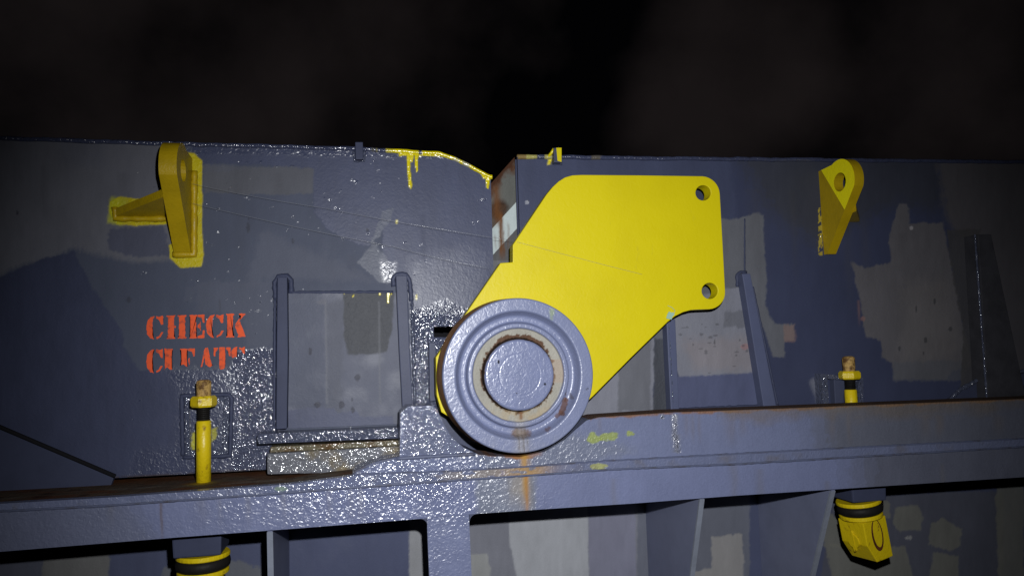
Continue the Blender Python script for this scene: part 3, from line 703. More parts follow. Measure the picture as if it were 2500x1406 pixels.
xs = np.concatenate([xrange_(xc0, P(2520, 1100, YF)[0], .0026), np.linspace(P(2520, 1100, YF)[0] + .008, xc1, 40)])
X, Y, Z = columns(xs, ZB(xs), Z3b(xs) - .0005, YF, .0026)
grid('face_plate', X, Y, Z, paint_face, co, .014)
# ledge plate: its rusty top reaches back under the covers, its edge stands proud
def paint_edge(u, v, X, Z):
    p = Paint(u, v, (.115, .132, .215), .34, .3)
    p.put(np.exp(-((u - 1285) / 55) ** 2) * (fbm(u / 22, v / 12) > -.4), ORANGE, .6, .4, .75)
    p.put(np.exp(-((u - 1180) / 130) ** 2) * (fbm(u / 30 + 5, v / 12) > -.1), (.25, .20, .12), .5, .4, .5)
    p.spot(1462, 1138, 22, 8, (.35, .36, .05), .5, .5, .6, .4, 2); p.spot(685, 1193, 18, 6, (.20, .28, .18), .4, .5, .6, .4, 3)
    p.noise((.10, .085, .07), 40, .15, .6, .4, 3)
    gloss_zone(p); return p
X, Y, Z = columns(xs, Z3(xs), Z2(xs), YF - .008, .0026, 9)
grid('ledge_edge', X, Y, Z, paint_edge, co, .0225)
def paint_ledge(u, v, X, Z):
    p = Paint(X * 1000, v * 4, BROWN, .75, .5, .25)
    p.noise(RUST, 160, 0, .5, .7, 1, .6); p.noise((.10, .085, .07), 120, .1, .45, .7, 7, .4); p.noise(RUSTD, 50, .25, .5, .6, 9, .5)
    return p
yy = np.linspace(YF + .0145, .16, 60); xl = np.linspace(xc0, P(1180, 1150, YF)[0], 500)
Xl = np.repeat(xl[None, :], 60, 0); Yl = np.repeat(yy[:, None], 500, 1); Zl = np.repeat((Z2(xl) - .001)[None, :], 60, 0)
u_, v_ = PX(Xl.ravel(), Yl.ravel(), Zl.ravel())
p = Paint(Xl.ravel() * 1000, Yl.ravel() * 1000, BROWN, .75, .5, .25)
p.noise(RUST, 90, -.05, .35, .75, 1, .35); p.noise((.12, .105, .085), 120, .1, .45, .7, 7, .3); p.noise(RUSTD, 40, .2, .45, .7, 9, .5)
p.put(np.clip((Yl.ravel() * 1000 + 25) / 25, 0, 1), RUST, .8, .5, .6)
p.put(np.exp(-((Xl.ravel() - P(497, 1180, -.055)[0]) / .022) ** 2) * np.exp(-((Yl.ravel() + .075) / .02) ** 2), OCH, .5, .3, .8)
idx = np.arange(60 * 500).reshape(60, 500)
mesh_np('ledge_top', np.stack([Xl.ravel(), Yl.ravel(), Zl.ravel()], 1), np.stack([idx[:-1, :-1], idx[:-1, 1:], idx[1:, 1:], idx[1:, :-1]], -1).reshape(-1, 4), MPAINT, co, p.c, np.stack([p.r, p.b], 1), False, 'rusty brown top of the ledge')
# upright plate with the round cut-out the wheel sits in
UT = [(858, 1168), (866, 1150), (894, 1138), (936, 1125), (967, 1119), (976, 1113), (978, 1008), (996, 992), (1058, 990), (1068, 1003), (1084, 1036), (1102, 1066), (1132, 1092), (1168, 1109), (1205, 1113), (1270, 1115), (1330, 1102),
      (1380, 1072), (1408, 1046), (1432, 1026), (1460, 1018), (1640, 1006), (1900, 997), (2500, 973), (2950, 955)]
zu = zline(UT, YF); Z2u = zline(SE2, YF)
def paint_up(u, v, X, Z):
    p = Paint(u, v, (.128, .147, .24), .38, .15)
    p.poly([(980, 985), (1140, 985), (1140, 1110), (980, 1115)], (.12, .135, .205), .09, 1.0, 8, 1, 1, soft=10)
    p.poly([(1150, 1085), (1420, 1060), (1560, 1100), (1400, 1150), (1180, 1150)], (.14, .155, .20), .28, .6, 10, 2, .6, soft=14)
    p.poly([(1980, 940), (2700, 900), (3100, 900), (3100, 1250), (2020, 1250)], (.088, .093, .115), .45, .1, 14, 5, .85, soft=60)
    gloss_zone(p)
    rr = np.hypot((u - 1268), (v - 915) * .985)
    arc = np.clip((218 - 15 * np.clip((u - 1120) / 90, 0, 1) - rr + 9 * fbm(u / 14, v / 9, 4)) / 6, 0, 1) * (u > 1062) * (v > 985)
    p.put(arc * np.clip((1335 + 20 * fbm(u / 9, v / 9, 3) - u) / 60, 0, 1), (.26, .115, .036), .8, .4, .95)
    p.poly([(1155, 1090), (1250, 1103), (1215, 1112), (1165, 1108)], (.15, .06, .018), .8, .6, 5, 3)
    top = np.interp(u, [q[0] for q in UT], [q[1] for q in UT])
    dt = v - top
    p.put((u > 1440) * np.clip((7 - dt + 7 * fbm(u / 22, v / 9, 4)) / 5, 0, 1), (.20, .10, .045), .7, .5, .85)
    p.put((u > 1750) * np.clip((40 - dt + 26 * fbm(u / 60, v / 40, 4)) / 30, 0, 1), (.13, .10, .065), .6, .3, .45)
    p.put((u > 1440) * (dt < 2), RUSTD, .8, .4, .6)
    for a, b, ra, rb, s in ((1487, 1066, 20, 11, 1), (1450, 1068, 15, 12, 2), (1540, 1058, 10, 7, 3)):
        p.spot(a, b, ra, rb, (.25, .30, .05), .45, .6, .75, .7, s)
    for a, b, c, w in ((1647, 1012, 1075, 7), (1652, 1060, 1105, 8), (1617, 1012, 1022, 4)):
        p.put(np.exp(-((u - a - 2 * fbm(u / 5, v / 6)) / w) ** 2) * (v > b) * (v < c), (.16, .17, .22), .13, 1.6, 1)
    for i in range(12):
        p.streak(1450 + 1000 * _T[i, 70], 1010, 1050 + 60 * _T[i, 71], 4 + 9 * _T[i, 72], (.13, .10, .075), .22, i)
    rust_run(p)
    return p
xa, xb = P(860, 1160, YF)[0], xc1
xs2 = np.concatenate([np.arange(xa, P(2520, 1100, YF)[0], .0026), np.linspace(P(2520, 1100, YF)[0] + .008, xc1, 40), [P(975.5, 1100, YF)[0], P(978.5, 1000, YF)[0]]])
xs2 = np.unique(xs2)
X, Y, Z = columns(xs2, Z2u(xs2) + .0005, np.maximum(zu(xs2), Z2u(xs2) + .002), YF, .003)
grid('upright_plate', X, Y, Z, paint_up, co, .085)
def seam(pts, y, r, seed, name='weld_bead'):
    return bm_obj(name, tube_bm(resample([P(u, v, y) for u, v in pts], .009), r, 8, .13, None, seed), M_SEAM, co, None, True)
M_SEAM = simple('seam_paint', (.085, .098, .16), .45, .15, .2, (.06, .055, .06), (.5, .7), 22)
SEAMS2 = [q for q in SE2 if q[0] >= 869]
seam(SEAMS2, YF + .001, .0048, 4); seam([(q[0], q[1] + 1) for q in SE3], YF + .001, .0042, 5)
seam([(968, 1119), (1050, 1114), (1160, 1108)], YF, .004, 6); seam([(860, 1166), (868, 1149), (896, 1137), (936, 1124), (968, 1118)], YF + .001, .003, 7)
# post under the wheel, flush with the face plate
def paint_post(u, v, X, Z):
    p = Paint(u, v, (.132, .151, .25), .36, .25); gloss_zone(p); return p
xs = xrange_(P(1043, 1300, YF)[0], P(1146, 1300, YF)[0], .0026)
pz = .62
X, Y, Z = columns(xs, np.full(xs.shape, pz), ZB(xs) - .0004, YF, .004)
zz = (Z - pz) / (Z.max() - pz)
grid('post', X + (1 - zz) * 0.012, Y, Z, paint_post, co, .014)
# round fillets between post and face plate
for ua, s in ((1043, -1), (1146, 1)):
    cx_, _, cz_ = P(ua, 1264 if s < 0 else 1255, YF)
    cz_ = float(ZB(cx_)) - .0004; r = .016
    pts = [(cx_, cz_)] + [(cx_ + s * r * (1 - math.sin(k * math.pi / 16)), cz_ - r * (1 - math.cos(k * math.pi / 16))) for k in range(9)]
    bm_obj('corner_fillet', prism([(a, YF, b) for a, b in pts], [(a, YF + .014, b) for a, b in pts]), M_BLUE, co)
# recessed coaming side and its tapered brackets
YW = .20
def paint_wall(u, v, X, Z):
    p = Paint(u, v, (.068, .078, .135), .5, .06)
    p.poly([(-400, 1300), (120, 1300), (100, 1500), (-400, 1500)], (.09, .095, .12), .5, .1, 9, 1, .8, soft=8)
    p.poly([(112, 1330), (262, 1330), (268, 1380), (255, 1500), (95, 1500)], (.145, .145, .145), .5, .1, 6, 2)
    p.poly([(400, 1385), (470, 1340), (640, 1385), (640, 1500), (380, 1500)], (.135, .14, .145), .5, .1, 7, 3, .7)
    p.poly([(999, 1270), (1050, 1265), (1055, 1500), (1000, 1500)], (.24, .245, .26), .5, .1, 2.5, 4)
    p.poly([(1120, 1220), (1560, 1200), (1560, 1500), (1120, 1500)], (.165, .17, .20), .5, .1, 3, 5)
    p.poly([(1240, 1220), (1436, 1210), (1440, 1500), (1252, 1500), (1262, 1400), (1245, 1330)], (.30, .31, .335), .5, .08, 4, 6)
    p.poly([(1436, 1210), (1550, 1200), (1556, 1500), (1440, 1500)], (.175, .178, .235), .5, .08, 3, 7)
    p.poly([(1150, 1353), (1190, 1350), (1198, 1390), (1196, 1500), (1150, 1500)], (.26, .265, .26), .5, .08, 4, 8, .8)
    p.poly([(1556, 1200), (1830, 1190), (1830, 1500), (1556, 1500)], (.12, .128, .16), .5, .08, 4, 9)
    p.poly([(1735, 1310), (1812, 1302), (1820, 1500), (1700, 1500), (1690, 1395), (1738, 1385)], (.24, .235, .235), .5, .08, 5, 10)
    p.poly([(2036, 1220), (2300, 1200), (2450, 1200), (2450, 1500), (1990, 1500)], (.085, .09, .12), .5, .08, 4, 11)
    for q, s in (([(2010, 1250), (2070, 1270), (2060, 1340), (2000, 1320)], 1), ([(2150, 1215), (2172, 1225), (2172, 1262), (2150, 1272)], 2), ([(2185, 1240), (2240, 1232), (2252, 1250), (2250, 1292), (2200, 1298), (2180, 1280)], 3),
                 ([(2275, 1280), (2300, 1265), (2350, 1290), (2345, 1330), (2320, 1345), (2265, 1330)], 4), ([(2150, 1335), (2210, 1330), (2235, 1420), (2240, 1500), (2060, 1500), (2010, 1325)], 5), ([(2280, 1345), (2340, 1360), (2340, 1500), (2250, 1500)], 6), ([(2430, 1180), (2500, 1180), (2500, 1500), (2440, 1500)], 7)):
        p.poly(q, (.17, .17, .145), .5, .1, 5, s, .75, fs=16)
    p.spot(2218, 1312, 9, 5, (.3, .3, .3), .4, .5, .7, .4, 8)
    return p
xs = np.concatenate([xrange_(P(-250, 1350, YW)[0], P(2520, 1250, YW)[0], .0034), np.linspace(P(2520, 1250, YW)[0] + .01, P(2800, 1250, YW)[0], 30)])
zwt = float(ZB(0)) + .12
zlow = P(1250, 1640, YW)[2]
X, Y, Z = columns(xs, np.full(xs.shape, zlow), np.full(xs.shape, zwt), YW, .0034)
grid('side_plate', X, Y, Z, paint_wall, co, .012)
bm_obj('side_plate', box_bm(xs[0], xs[-1], YW + .001, YW + .012, 0, zlow - .0005, 0), M_BLUED, co)
M_BRK = simple('bracket_paint', (.155, .172, .26), .45, .1, .15, None, (.4, .7), 10)
M_BRKE = simple('bracket_edge_paint', (.19, .21, .26), .4, .2, .15, None, (.4, .7), 20)
def bracket(u, v, ulow, w=.010):
    a = P(u, v, YF + .016); x = a[0]; zt_ = float(ZB(x)) + .03
    b = P(ulow, 1406, 0); lowy = None
    # depth at which the column x crosses the lower pixel
    w_ = M.T @ np.array([ulow - CX, 1406 - CY, FPX]); t = (x - CAM[0]) / w_[0]; ylow = CAM[1] + t * w_[1]; zl_ = CAM[2] + t * w_[2]
    ya = YF + .016; k = (ylow - ya) / (a[2] - zl_)
    ze = .75; ye = min(ya + k * (a[2] - ze), YW - .02)
    pts = [(ya, zt_), (ya, a[2]), (ye, ze), (YW - .0005, ze), (YW - .0005, zt_)]
    o = bm_obj('bracket', prism([(x - w / 2, y, z) for y, z in pts], [(x + w / 2, y, z) for y, z in pts]), M_BRK, co)
    e = [(ya - .001, a[2]), (ye - .001, ze)]
    bm_obj('bracket_edge', prism([(x - w / 2 - .001, e[0][0], e[0][1]), (x + w / 2 + .001, e[0][0], e[0][1]), (x + w / 2 + .001, e[1][0], e[1][1]), (x - w / 2 - .001, e[1][0], e[1][1])],
                                 [(x - w / 2 - .001, e[0][0] + .006, e[0][1]), (x + w / 2 + .001, e[0][0] + .006, e[0][1]), (x + w / 2 + .001, e[1][0] + .006, e[1][1]), (x - w / 2 - .001, e[1][0] + .006, e[1][1])]), M_BRKE, o)
bracket(1714, 1218, 1690); bracket(2034, 1198, 1985); bracket(659, 1298, 661)
# bearing pad standing on the ledge
pa, pb = P(650, 1106, -.075), P(985, 1090, -.075)
zl2 = float(Z2(pa[0]))
bm = prism([P(652, 1107, -.075), P(990, 1088, -.075), P(990, 1150, -.075), P(652, 1158, -.075)], [P(652, 1107, -.075) + [0, .074, 0], P(990, 1088, -.075) + [0, .074, 0], P(990, 1150, -.075) + [0, .074, 0], P(652, 1158, -.075) + [0, .074, 0]], None, .004)
M_PADM = simple('pad_paint', (.13, .135, .155), .09, 1.0, 0, (.17, .14, .09), (.52, .68), 12, bscale=100, bdist=.006)
pad = bm_obj('bearing_pad', bm, M_PADM, co)
bm = prism([P(660, 1090, -.068), P(990, 1073, -.068), P(990, 1087, -.068), P(658, 1105, -.068)], [P(660, 1090, -.068) + [0, .06, 0], P(990, 1073, -.068) + [0, .06, 0], P(990, 1087, -.068) + [0, .06, 0], P(658, 1105, -.068) + [0, .06, 0]], None, .003)
bm_obj('pad_strip', bm, simple('rusty_strip', (.12, .105, .07), .12, .9, 0, (.09, .05, .02), (.48, .62), 18, bscale=100, bdist=.006), pad)

# ------------------------------------------------------------------ yellow hinge arm
arm = thing('hinge_arm', 'big yellow steel hinge arm plate with two holes above the wheel', 'hinge arm', tuple(P(1500, 650, -.10)))
YA = -.105; TA = .038
def arc_px(c, r, a0, a1, n=8):
    return [(c[0] + r * math.cos(math.radians(a0 + (a1 - a0) * k / n)), c[1] + r * math.sin(math.radians(a0 + (a1 - a0) * k / n))) for k in range(n + 1)]
O = [(1252, 640), (1252, 598), (1335, 474)] + [(1350, 456), (1364, 443), (1380, 433), (1398, 428), (1420, 427), (1560, 428)] + [(1700, 430)] + arc_px((1712, 476), 46, -85, -3) + [(1765, 600)] + arc_px((1730, 714), 41, -3, 88) + \
    [(1700, 756), (1686, 757), (1668, 762), (1648, 772), (1630, 786), (1540, 874), (1447, 968), (1380, 1030), (1270, 1060), (1150, 1050), (1078, 1006), (1066, 965), (1064, 872), (1080, 848), (1130, 776), (1222, 642)]
H1 = arc_px((1717, 471), 18.5, 0, 342, 19); H2 = arc_px((1733, 710), 19.5, 0, 342, 19)
bm = bmesh.new(); sides = []
for y in (YA, YA + TA):
    loops = []
    for L in (O, H1, H2):
        loops.append([bm.verts.new((P(u, v, YA)[0], y, P(u, v, YA)[2])) for u, v in L])
    es = [bm.edges.new((L[i], L[(i + 1) % len(L)])) for L in loops for i in range(len(L))]
    bmesh.ops.triangle_fill(bm, use_beauty=True, use_dissolve=False, edges=es)
    sides.append(loops)
for A, B in zip(*sides):
    for i in range(len(A)): bm.faces.new((A[i], A[(i + 1) % len(A)], B[(i + 1) % len(A)], B[i]))
bmesh.ops.recalc_face_normals(bm, faces=bm.faces[:])
e = [e for e in bm.edges if len(e.link_faces) == 2 and e.calc_face_angle(0) > 1.2]
bmesh.ops.bevel(bm, geom=e, offset=.0022, segments=2, profile=.6, affect='EDGES', clamp_overlap=True)
def arm_material():
    m = simple('arm_yellow', YEL, .44, .14, 0, (.54, .45, .002), (.45, .75), 6, bscale=90, bdist=.003); n = m.node_tree.nodes; l = m.node_tree.links
    bs = n['Principled BSDF']; src = bs.inputs['Base Color'].links[0].from_socket
    tcn = n.new('ShaderNodeTexCoord'); mpn = n.new('ShaderNodeMapping'); mpn.inputs['Scale'].default_value = (1, 1, .35); l.new(tcn.outputs['Object'], mpn.inputs[0])
    t = n.new('ShaderNodeTexNoise'); t.inputs['Scale'].default_value = 45; t.inputs['Detail'].default_value = 7; t.inputs['Roughness'].default_value = .7; l.new(mpn.outputs[0], t.inputs['Vector'])
    r = n.new('ShaderNodeValToRGB'); r.color_ramp.elements[0].position = .64; r.color_ramp.elements[0].color = (0, 0, 0, 1); r.color_ramp.elements[1].position = .80; r.color_ramp.elements[1].color = (.6, .6, .6, 1)
    l.new(t.outputs['Fac'], r.inputs[0])
    mx = n.new('ShaderNodeMix'); mx.data_type = 'RGBA'; l.new(r.outputs[0], mx.inputs[0]); l.new(src, mx.inputs[6]); mx.inputs[7].default_value = (.38, .32, .02, 1)
    l.new(mx.outputs[2], bs.inputs['Base Color'])
    return m
bm_obj('arm_plate', bm, arm_material(), arm)
# spacers that carry the arm off the cover
for q in ([(1560, 500), (1640, 500), (1640, 560), (1560, 560)],):
    bm_obj('spacer', prism([P(u, v, YA) + [0, TA + .001, 0] for u, v in q], [np.array([P(u, v, YA)[0], -.0015, P(u, v, YA)[2]]) for u, v in q]), M_YELD, arm)

# ------------------------------------------------------------------ wheel on its pin
WF = -.205
WC = P(1268, 915, WF); WR = (P(1453, 915, WF)[0] - P(1084, 915, WF)[0]) / 2
wh = thing('wheel', 'large round blue grey steel wheel with a rusty ringed pin, below the yellow arm', 'wheel', tuple(WC))
def lathe_y(name, prof, paint, parent, seg=360, label=None):
    prof = np.array(prof); th = np.linspace(0, 2 * np.pi, seg, endpoint=False)
    R = prof[:, 0][:, None]; X = WC[0] + R * np.cos(th)[None]; Zz = WC[2] + R * np.sin(th)[None]; Yy = np.repeat((WF + prof[:, 1])[:, None], seg, 1)
    p = paint(np.repeat(prof[:, 0][:, None], seg, 1).ravel(), np.repeat(th[None], len(prof), 0).ravel(), X.ravel(), Zz.ravel(), Yy.ravel() - WF)
    idx = np.arange(len(prof) * seg).reshape(len(prof), seg); nx = np.roll(idx, -1, 1)
    f = np.stack([idx[:-1], idx[1:], nx[1:], nx[:-1]], -1).reshape(-1, 4)
    return mesh_np(name, np.stack([X.ravel(), Yy.ravel(), Zz.ravel()], 1), f, MPAINT, parent, p.c, np.stack([np.clip(p.r, .08, 1), p.b], 1), True, label)
def dense(pts, step=.0018):
    out = []
    for a, b in zip(pts[:-1], pts[1:]):
        n = max(1, int(math.hypot(b[0] - a[0], b[1] - a[1]) / step))
        out += [(a[0] + (b[0] - a[0]) * k / n, a[1] + (b[1] - a[1]) * k / n) for k in range(n)]
    return out + [pts[-1]]
k = WR
prof = dense([(k * .93, .09), (k * 1.015, .088), (k * 1.024, .08), (k * 1.0, .006), (k * .996, .002), (k * .985, 0), (k * .84, 0), (k * .825, .0015), (k * .80, .012), (k * .775, .020), (k * .75, .022), (k * .70, .022), (k * .685, .019), (k * .672, .006), (k * .66, .004), (k * .615, .004), (k * .603, .007), (k * .60, .011), (k * .52, .012), (k * .475, .013), (k * .472, .026), (k * .45, .026)])
def paint_wheel(r, th, X, Z, dy):
    a = (X - WC[0]) * 1000; b = -(Z - WC[2]) * 1000                 # millimetres across and down from the pin
    p = Paint(a, b, LILAC, .32, .14, .07)
    rn = r / WR
    side = (dy > .008) & (rn > .9)
    p.put(side.astype(float), (.42, .22, .09), .7, .4, .95)
    p.put((side & (fbm(a / 20, dy * 200, 3) > .1)).astype(float), (.26, .12, .045), .8, .4, .8)
    nn = fbm(a / 7, b / 7, 4); n2 = fbm(a / 16 + 4, b / 16, 4)
    p.put(np.clip((.606 + .006 * n2 - rn) / .008, 0, 1), CREAM, .5, .25, 1)
    up_ = np.clip((-b - 30) / 60, 0, 1)
    p.put(np.clip((  .498 + .045 * nn + .05 * up_ * np.clip(n2 + .7, 0, 1) - rn) / .008, 0, 1), (.085, .042, .024), .8, .6, .95)
    p.put(np.clip((.488 + .008 * nn - rn) / .004, 0, 1), (.022, .012, .008), .8, .6, .95)
    ring = (rn < .606) * (rn > .47)
    p.put(ring * np.clip((b - 55) / 30, 0, 1) * np.clip(n2 * 2 + .6, 0, 1), (.33, .25, .14), .6, .3, .5)
    p.put(ring * np.clip((a - 30) / 40, 0, 1) * (np.abs(b + 5) < 26) * .8, (.30, .21, .15), .6, .3, .5)
    p.put(np.exp(-((a - 3) / 4) ** 2) * (b > 82) * (b < 98), (.15, .06, .02), .7, .4, .8)
    # rust lying in the bottom of the groove and the run below it
    g = (rn > .69) * (rn < .83) * (b > 0)
    p.put(g * np.clip(1.3 - ((a - 3) / 21) ** 2 - ((b - 127) / 11) ** 2 + .9 * nn, 0, 1), (.11, .055, .035), .8, .5, .9)
    p.put(np.exp(-((a - 1) / 16) ** 2) * (b > 96) * (b < 175), (.29, .27, .23), .5, .4, .45)
    for c in (-5, 5, 14):
        p.put(np.exp(-((a - c - 4 * fbm(a / 9, b / 14, 3)) / 1.6) ** 2) * (b > 118) * (b < 168), (.10, .08, .06), .6, .4, .55)
    # scar on the lower right
    for (x0, y0, x1, y1, w, c, al) in ((112, 30, 108, 62, 2.2, (.05, .03, .025), .9), (108, 60, 97, 88, 7, (.10, .05, .035), .85), (97, 86, 86, 96, 5, (.10, .05, .035), .7), (120, 48, 121, 56, 3, (.06, .05, .05), .6), (146, 40, 162, 33, 1.8, (.03, .03, .03), .9), (66, 118, 58, 124, 4, (.10, .05, .035), .6)):
        L2 = (x1 - x0) ** 2 + (y1 - y0) ** 2; t = np.clip(((a - x0) * (x1 - x0) + (b - y0) * (y1 - y0)) / L2, 0, 1)
        dd = np.hypot(a - x0 - t * (x1 - x0), b - y0 - t * (y1 - y0)) + 3 * nn
        p.put(np.clip((w - dd) / 1.5, 0, 1), c, .8, .5, al)
    p.put(np.clip(1.2 - ((a - 78) / 7) ** 2 - ((b + 133) / 14) ** 2 + nn, 0, 1), (.22, .28, .12), .5, .4, .6)
    low = np.clip((b - 110) / 50, 0, 1); p.put(low * np.clip(n2 + .3, 0, 1), (.20, .21, .25), .4, .4, .4)
    return p
lathe_y('wheel_rim', prof, paint_wheel, wh)
pin = dense([(k * .462, .030), (k * .462, .004), (k * .458, .000), (k * .448, -.003), (k * .435, -.004), (k * .28, -.004), (k * .27, -.0035), (k * .26, -.004), (.0004, -.004)])
def paint_pin(r, th, X, Z, dy):
    a = (X - WC[0]) * 1000; b = -(Z - WC[2]) * 1000
    p = Paint(a, b, (.155, .178, .295), .26, .17, .09); rn = r / WR
    p.put(((rn > .457) & (dy > .002)).astype(float), (.06, .035, .02), .8, .5, .9)
    p.put((fbm(a / 9, b / 9, 4) > .25) * (rn > .45) * 1.0, (.08, .045, .03), .8, .5, .8)
    for x0, y0, rx, ry in ((-46, -30, 2.8, 5), (56, 22, 3.2, 3.2), (-8, 39, 2, 1.4)):
        p.put(np.clip(1.3 - ((a - x0) / rx) ** 2 - ((b - y0) / ry) ** 2, 0, 1), (.012, .012, .02), .7, .2, 1)
    return p
lathe_y('pin', pin, paint_pin, wh, 300)
bm = bmesh.new(); bmesh.ops.create_cone(bm, cap_ends=True, segments=32, radius1=WR * .4, radius2=WR * .4, depth=.15, matrix=Matrix.Translation((WC[0], WF + .11, WC[2])) @ Matrix.Rotation(math.pi / 2, 4, 'X'))
bm_obj('axle', bm, M_DARK, wh)

# ------------------------------------------------------------------ cleats
def cleat(ub, vb, yb, vtop, vn0, vn1, vk, label, vlow, tilt, fork):
    base = P(ub, vb, yb); x = base[0]
    zv = lambda v, uu=ub: P(uu, v, yb)[2]
    t = thing('hatch_cleat', label, 'cleat', (x, yb, float(Z2(x))), 'yellow screw cleats')
    zl = float(Z2(x)) - .001
    zn0, zn1, zt_, zk = zv(vn0), zv(vn1), zv(vtop), zv(vk)
    bm_obj('rod', lathe_bm([(.0155, 0), (.0155, zk - zl - .002), (.0125, zk - zl)], (x, yb, zl), seg=24), M_YELD, t, None, True)
    bm = lathe_bm([(.0120, 0), (.0120, zn0 - zk)], (x, yb, zk), seg=20)
    for i in range(7):
        z = zk + (zn0 - zk) * (i + .5) / 7
        lathe_bm([(.0122, -.0016), (.0142, 0), (.0122, .0016)], (x, yb, z), seg=20, bm=bm)
    bm_obj('black_thread', bm, M_BLACK, t)
    bm = lathe_bm([(.024, 0), (.0272, .004), (.0272, zn1 - zn0 - .005), (.023, zn1 - zn0)], (x, yb, zn0), seg=6); bmesh.ops.rotate(bm, verts=bm.verts[:], cent=(x, yb, 0), matrix=Matrix.Rotation(math.radians(17), 3, 'Z'))
    bm_obj('nut', bm, M_YELD, t)
    h = zt_ - zn1; bm = lathe_bm([(.0150, 0), (.0155, h * .48), (.0150, h * .5), (.0157, h * .52), (.0157, h * .86), (.0135, h * .95), (.009, h)], (x, yb, zn1), seg=20)
    bm_obj('threaded_end', bm, M_TAN, t, None, False)
    # under the ledge: cup, rubber between two washers, crosshead
    zu_ = P(ub, vlow, yb)[2]; TA_ = .004
    R_ = Matrix.Translation((x, yb, zu_)) @ Matrix.Rotation(math.radians(tilt), 4, 'Y') @ Matrix.Translation((-x, -yb, -zu_))
    def part(name, bm, m, smooth=False, par=t):
        bmesh.ops.transform(bm, matrix=R_, verts=bm.verts[:]); return bm_obj(name, bm, m, par, None, smooth)
    hc = zl - zu_ - .03
    bm_obj('cup', prism([(x - .050, yb - .05, zu_ + .003), (x + .045, yb - .05, zu_ + .003), (x + .048, yb - .055, zu_ + hc), (x - .056, yb - .055, zu_ + hc)], [(x - .050, yb + .05, zu_ + .003), (x + .045, yb + .05, zu_ + .003), (x + .048, yb + .055, zu_ + hc), (x - .056, yb + .055, zu_ + hc)], None, .004), M_BLUED, t)
    part('washer', lathe_bm([(.053, -.010), (.055, -.008), (.055, -.003), (.053, 0)], (x, yb, zu_), seg=32), M_YELD)
    part('rubber_buffer', lathe_bm([(.049, -.034), (.055, -.029), (.056, -.022), (.055, -.015), (.05, -.0102)], (x, yb, zu_), seg=32), M_BLACK, True)
    part('washer', lathe_bm([(.051, -.045), (.053, -.043), (.053, -.037), (.051, -.0345)], (x, yb, zu_), seg=32), M_YELD)
    # crosshead: a block standing on a corner, its lower left edge cut away
    z0 = zu_ - .0455; w = .040; a = math.radians(12)
    def corner(px, py): return (x + px * math.cos(a) - py * math.sin(a), yb + px * math.sin(a) + py * math.cos(a))
    top = [(-w, -w), (w, -w), (w, w), (-w, w)]; hgt = .104
    bmc = bmesh.new()
    tv = [bmc.verts.new((*corner(*q), z0)) for q in top]
    mv = [bmc.verts.new((*corner(*q), z0 - (.058 if q[0] < 0 else .088))) for q in top]
    low = [(-w * .42, -w), (w, -w), (w, w), (-w * .42, w)]
    lv = [bmc.verts.new((*corner(*q), z0 - hgt)) for q in low]
    bmc.faces.new(tv[::-1]); bmc.faces.new(lv)
    for A, B in ((tv, mv), (mv, lv)):
        for i in range(4): bmc.faces.new((A[i], A[(i + 1) % 4], B[(i + 1) % 4], B[i]))
    bmesh.ops.recalc_face_normals(bmc, faces=bmc.faces[:]); bevel(bmc, .0025, 2, .25)
    head = part('crosshead', bmc, M_YELD)
    # the pin with its split ends on one face, the worn slot on the other
    n1 = corner(-w - .0005, 0); d1 = (-math.cos(a), -math.sin(a))
    def disc(cx_, cy_, cz_, dirx, diry, r, r2, th, mat, name):
        bmd = bmesh.new(); sx_, sy_ = -diry, dirx; ring = []
        for yoff in (-.004, th):
            ring.append([bmd.verts.new((cx_ + dirx * yoff + sx_ * r * math.cos(q), cy_ + diry * yoff + sy_ * r * math.cos(q), cz_ + r2 * math.sin(q))) for q in [kk * 2 * math.pi / 20 for kk in range(20)]])
        bmd.faces.new(ring[0][::-1]); bmd.faces.new(ring[1])
        for i in range(20): bmd.faces.new((ring[0][i], ring[0][(i + 1) % 20], ring[1][(i + 1) % 20], ring[1][i]))
        part(name, bmd, mat, False, head)
    n2 = corner(0, -w); d2 = (math.sin(a), -math.cos(a))
    disc(n1[0], n1[1], z0 - .052, d1[0], d1[1], .017, .017, .003, M_YELD, 'pin_end')
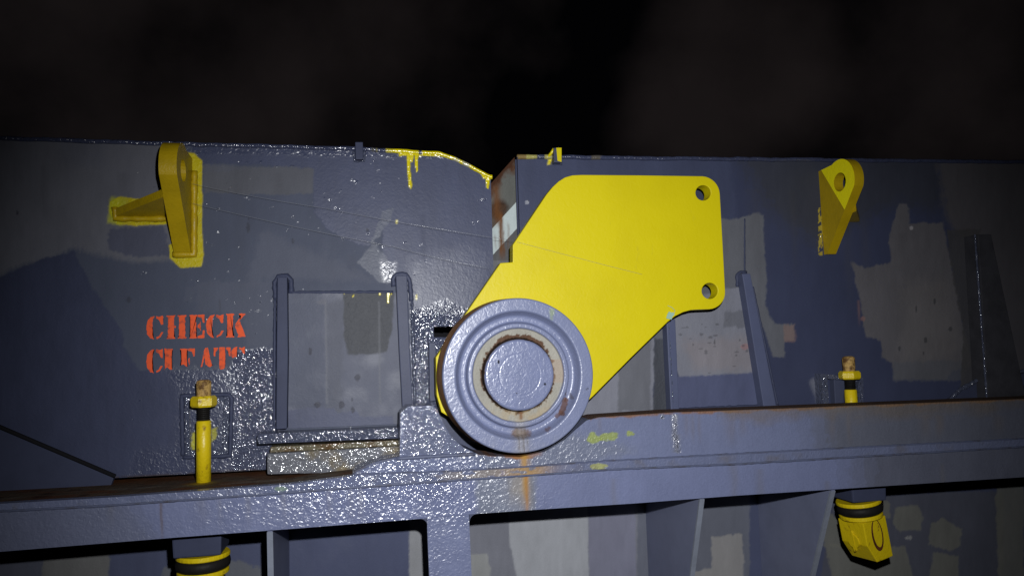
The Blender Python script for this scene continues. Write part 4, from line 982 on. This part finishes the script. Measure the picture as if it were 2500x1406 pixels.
    disc(n2[0], n2[1], z0 - .040, d2[0], d2[1], .019, .040, .0008, M_RUST, 'slot_rust'); disc(n2[0], n2[1], z0 - .036, d2[0], d2[1], .0135, .034, .0022, M_YELD, 'slot_lug')
    disc(n1[0], n1[1], z0 - .052, d1[0], d1[1], .004, .027, .0045, M_YELD, 'split_pin')
    if fork: bm_obj('grease_nipple', lathe_bm([(.004, 0), (.0045, .008), (.003, .011)], (x + .008, yb - .062, zl - .03), seg=12), M_TAN, t, None, True)
    return t
cleat(497, 1178, -.055, 927, 993, 966, 1026, 'yellow screw cleat standing in the ledge below the CHECK CLEATS lettering', 1347, 0, False)
cleat(2079, 988, -.055, 869, 925, 905, 950, 'yellow screw cleat at the far right, its block hanging tilted under the ledge', 1219, -8, True)

# ------------------------------------------------------------------ loose lines and the clip
def line(pts, label):
    q = []
    for a, b in zip(pts[:-1], pts[1:]):
        a, b = np.array(a), np.array(b)
        for k in range(10):
            t = k / 10; q.append(a + (b - a) * t - np.array([0, 0, (.003 if a[1] > -.1 else 0) * 4 * t * (1 - t)]))
    q.append(np.array(pts[-1]))
    o = bm_obj('nylon_line', tube_bm(q, .00032, 5), M_LINE, None, label, True); o['category'] = 'line'; o['group'] = 'thin nylon lines'
line([P(470, 449, -.03), P(790, 508, -.03), P(1258, 588, -.055), P(1262, 591, -.1065), P(1480, 648, -.1062), P(1568, 670, -.1062)], 'upper thin pale nylon line from the left lug onto the yellow arm')
line([P(470, 497, -.03), P(960, 602, -.03), P(1195, 655, -.05), P(1204, 666, -.1062)], 'lower thin pale nylon line from the left lug to the edge of the yellow arm')
bm = plate_px([(1630, 767), (1634, 760), (1639, 763), (1644, 762), (1647, 768), (1642, 773), (1640, 780), (1627, 777)], YA - .004, .0035, .0006)
tube_bm([P(1645, 769, YA - .003), P(1648, 758, YA - .004), P(1640, 750, YA - .003), P(1630, 746, YA - .002)], .0006, 5, 0, bm)
c = bm_obj('line_clip', bm, M_CLIP, None, 'tiny pale green plastic clip at the lower edge of the yellow arm'); c['category'] = 'clip'

# Empties carry real positions: keep every child where it was modelled
bpy.context.view_layer.update()
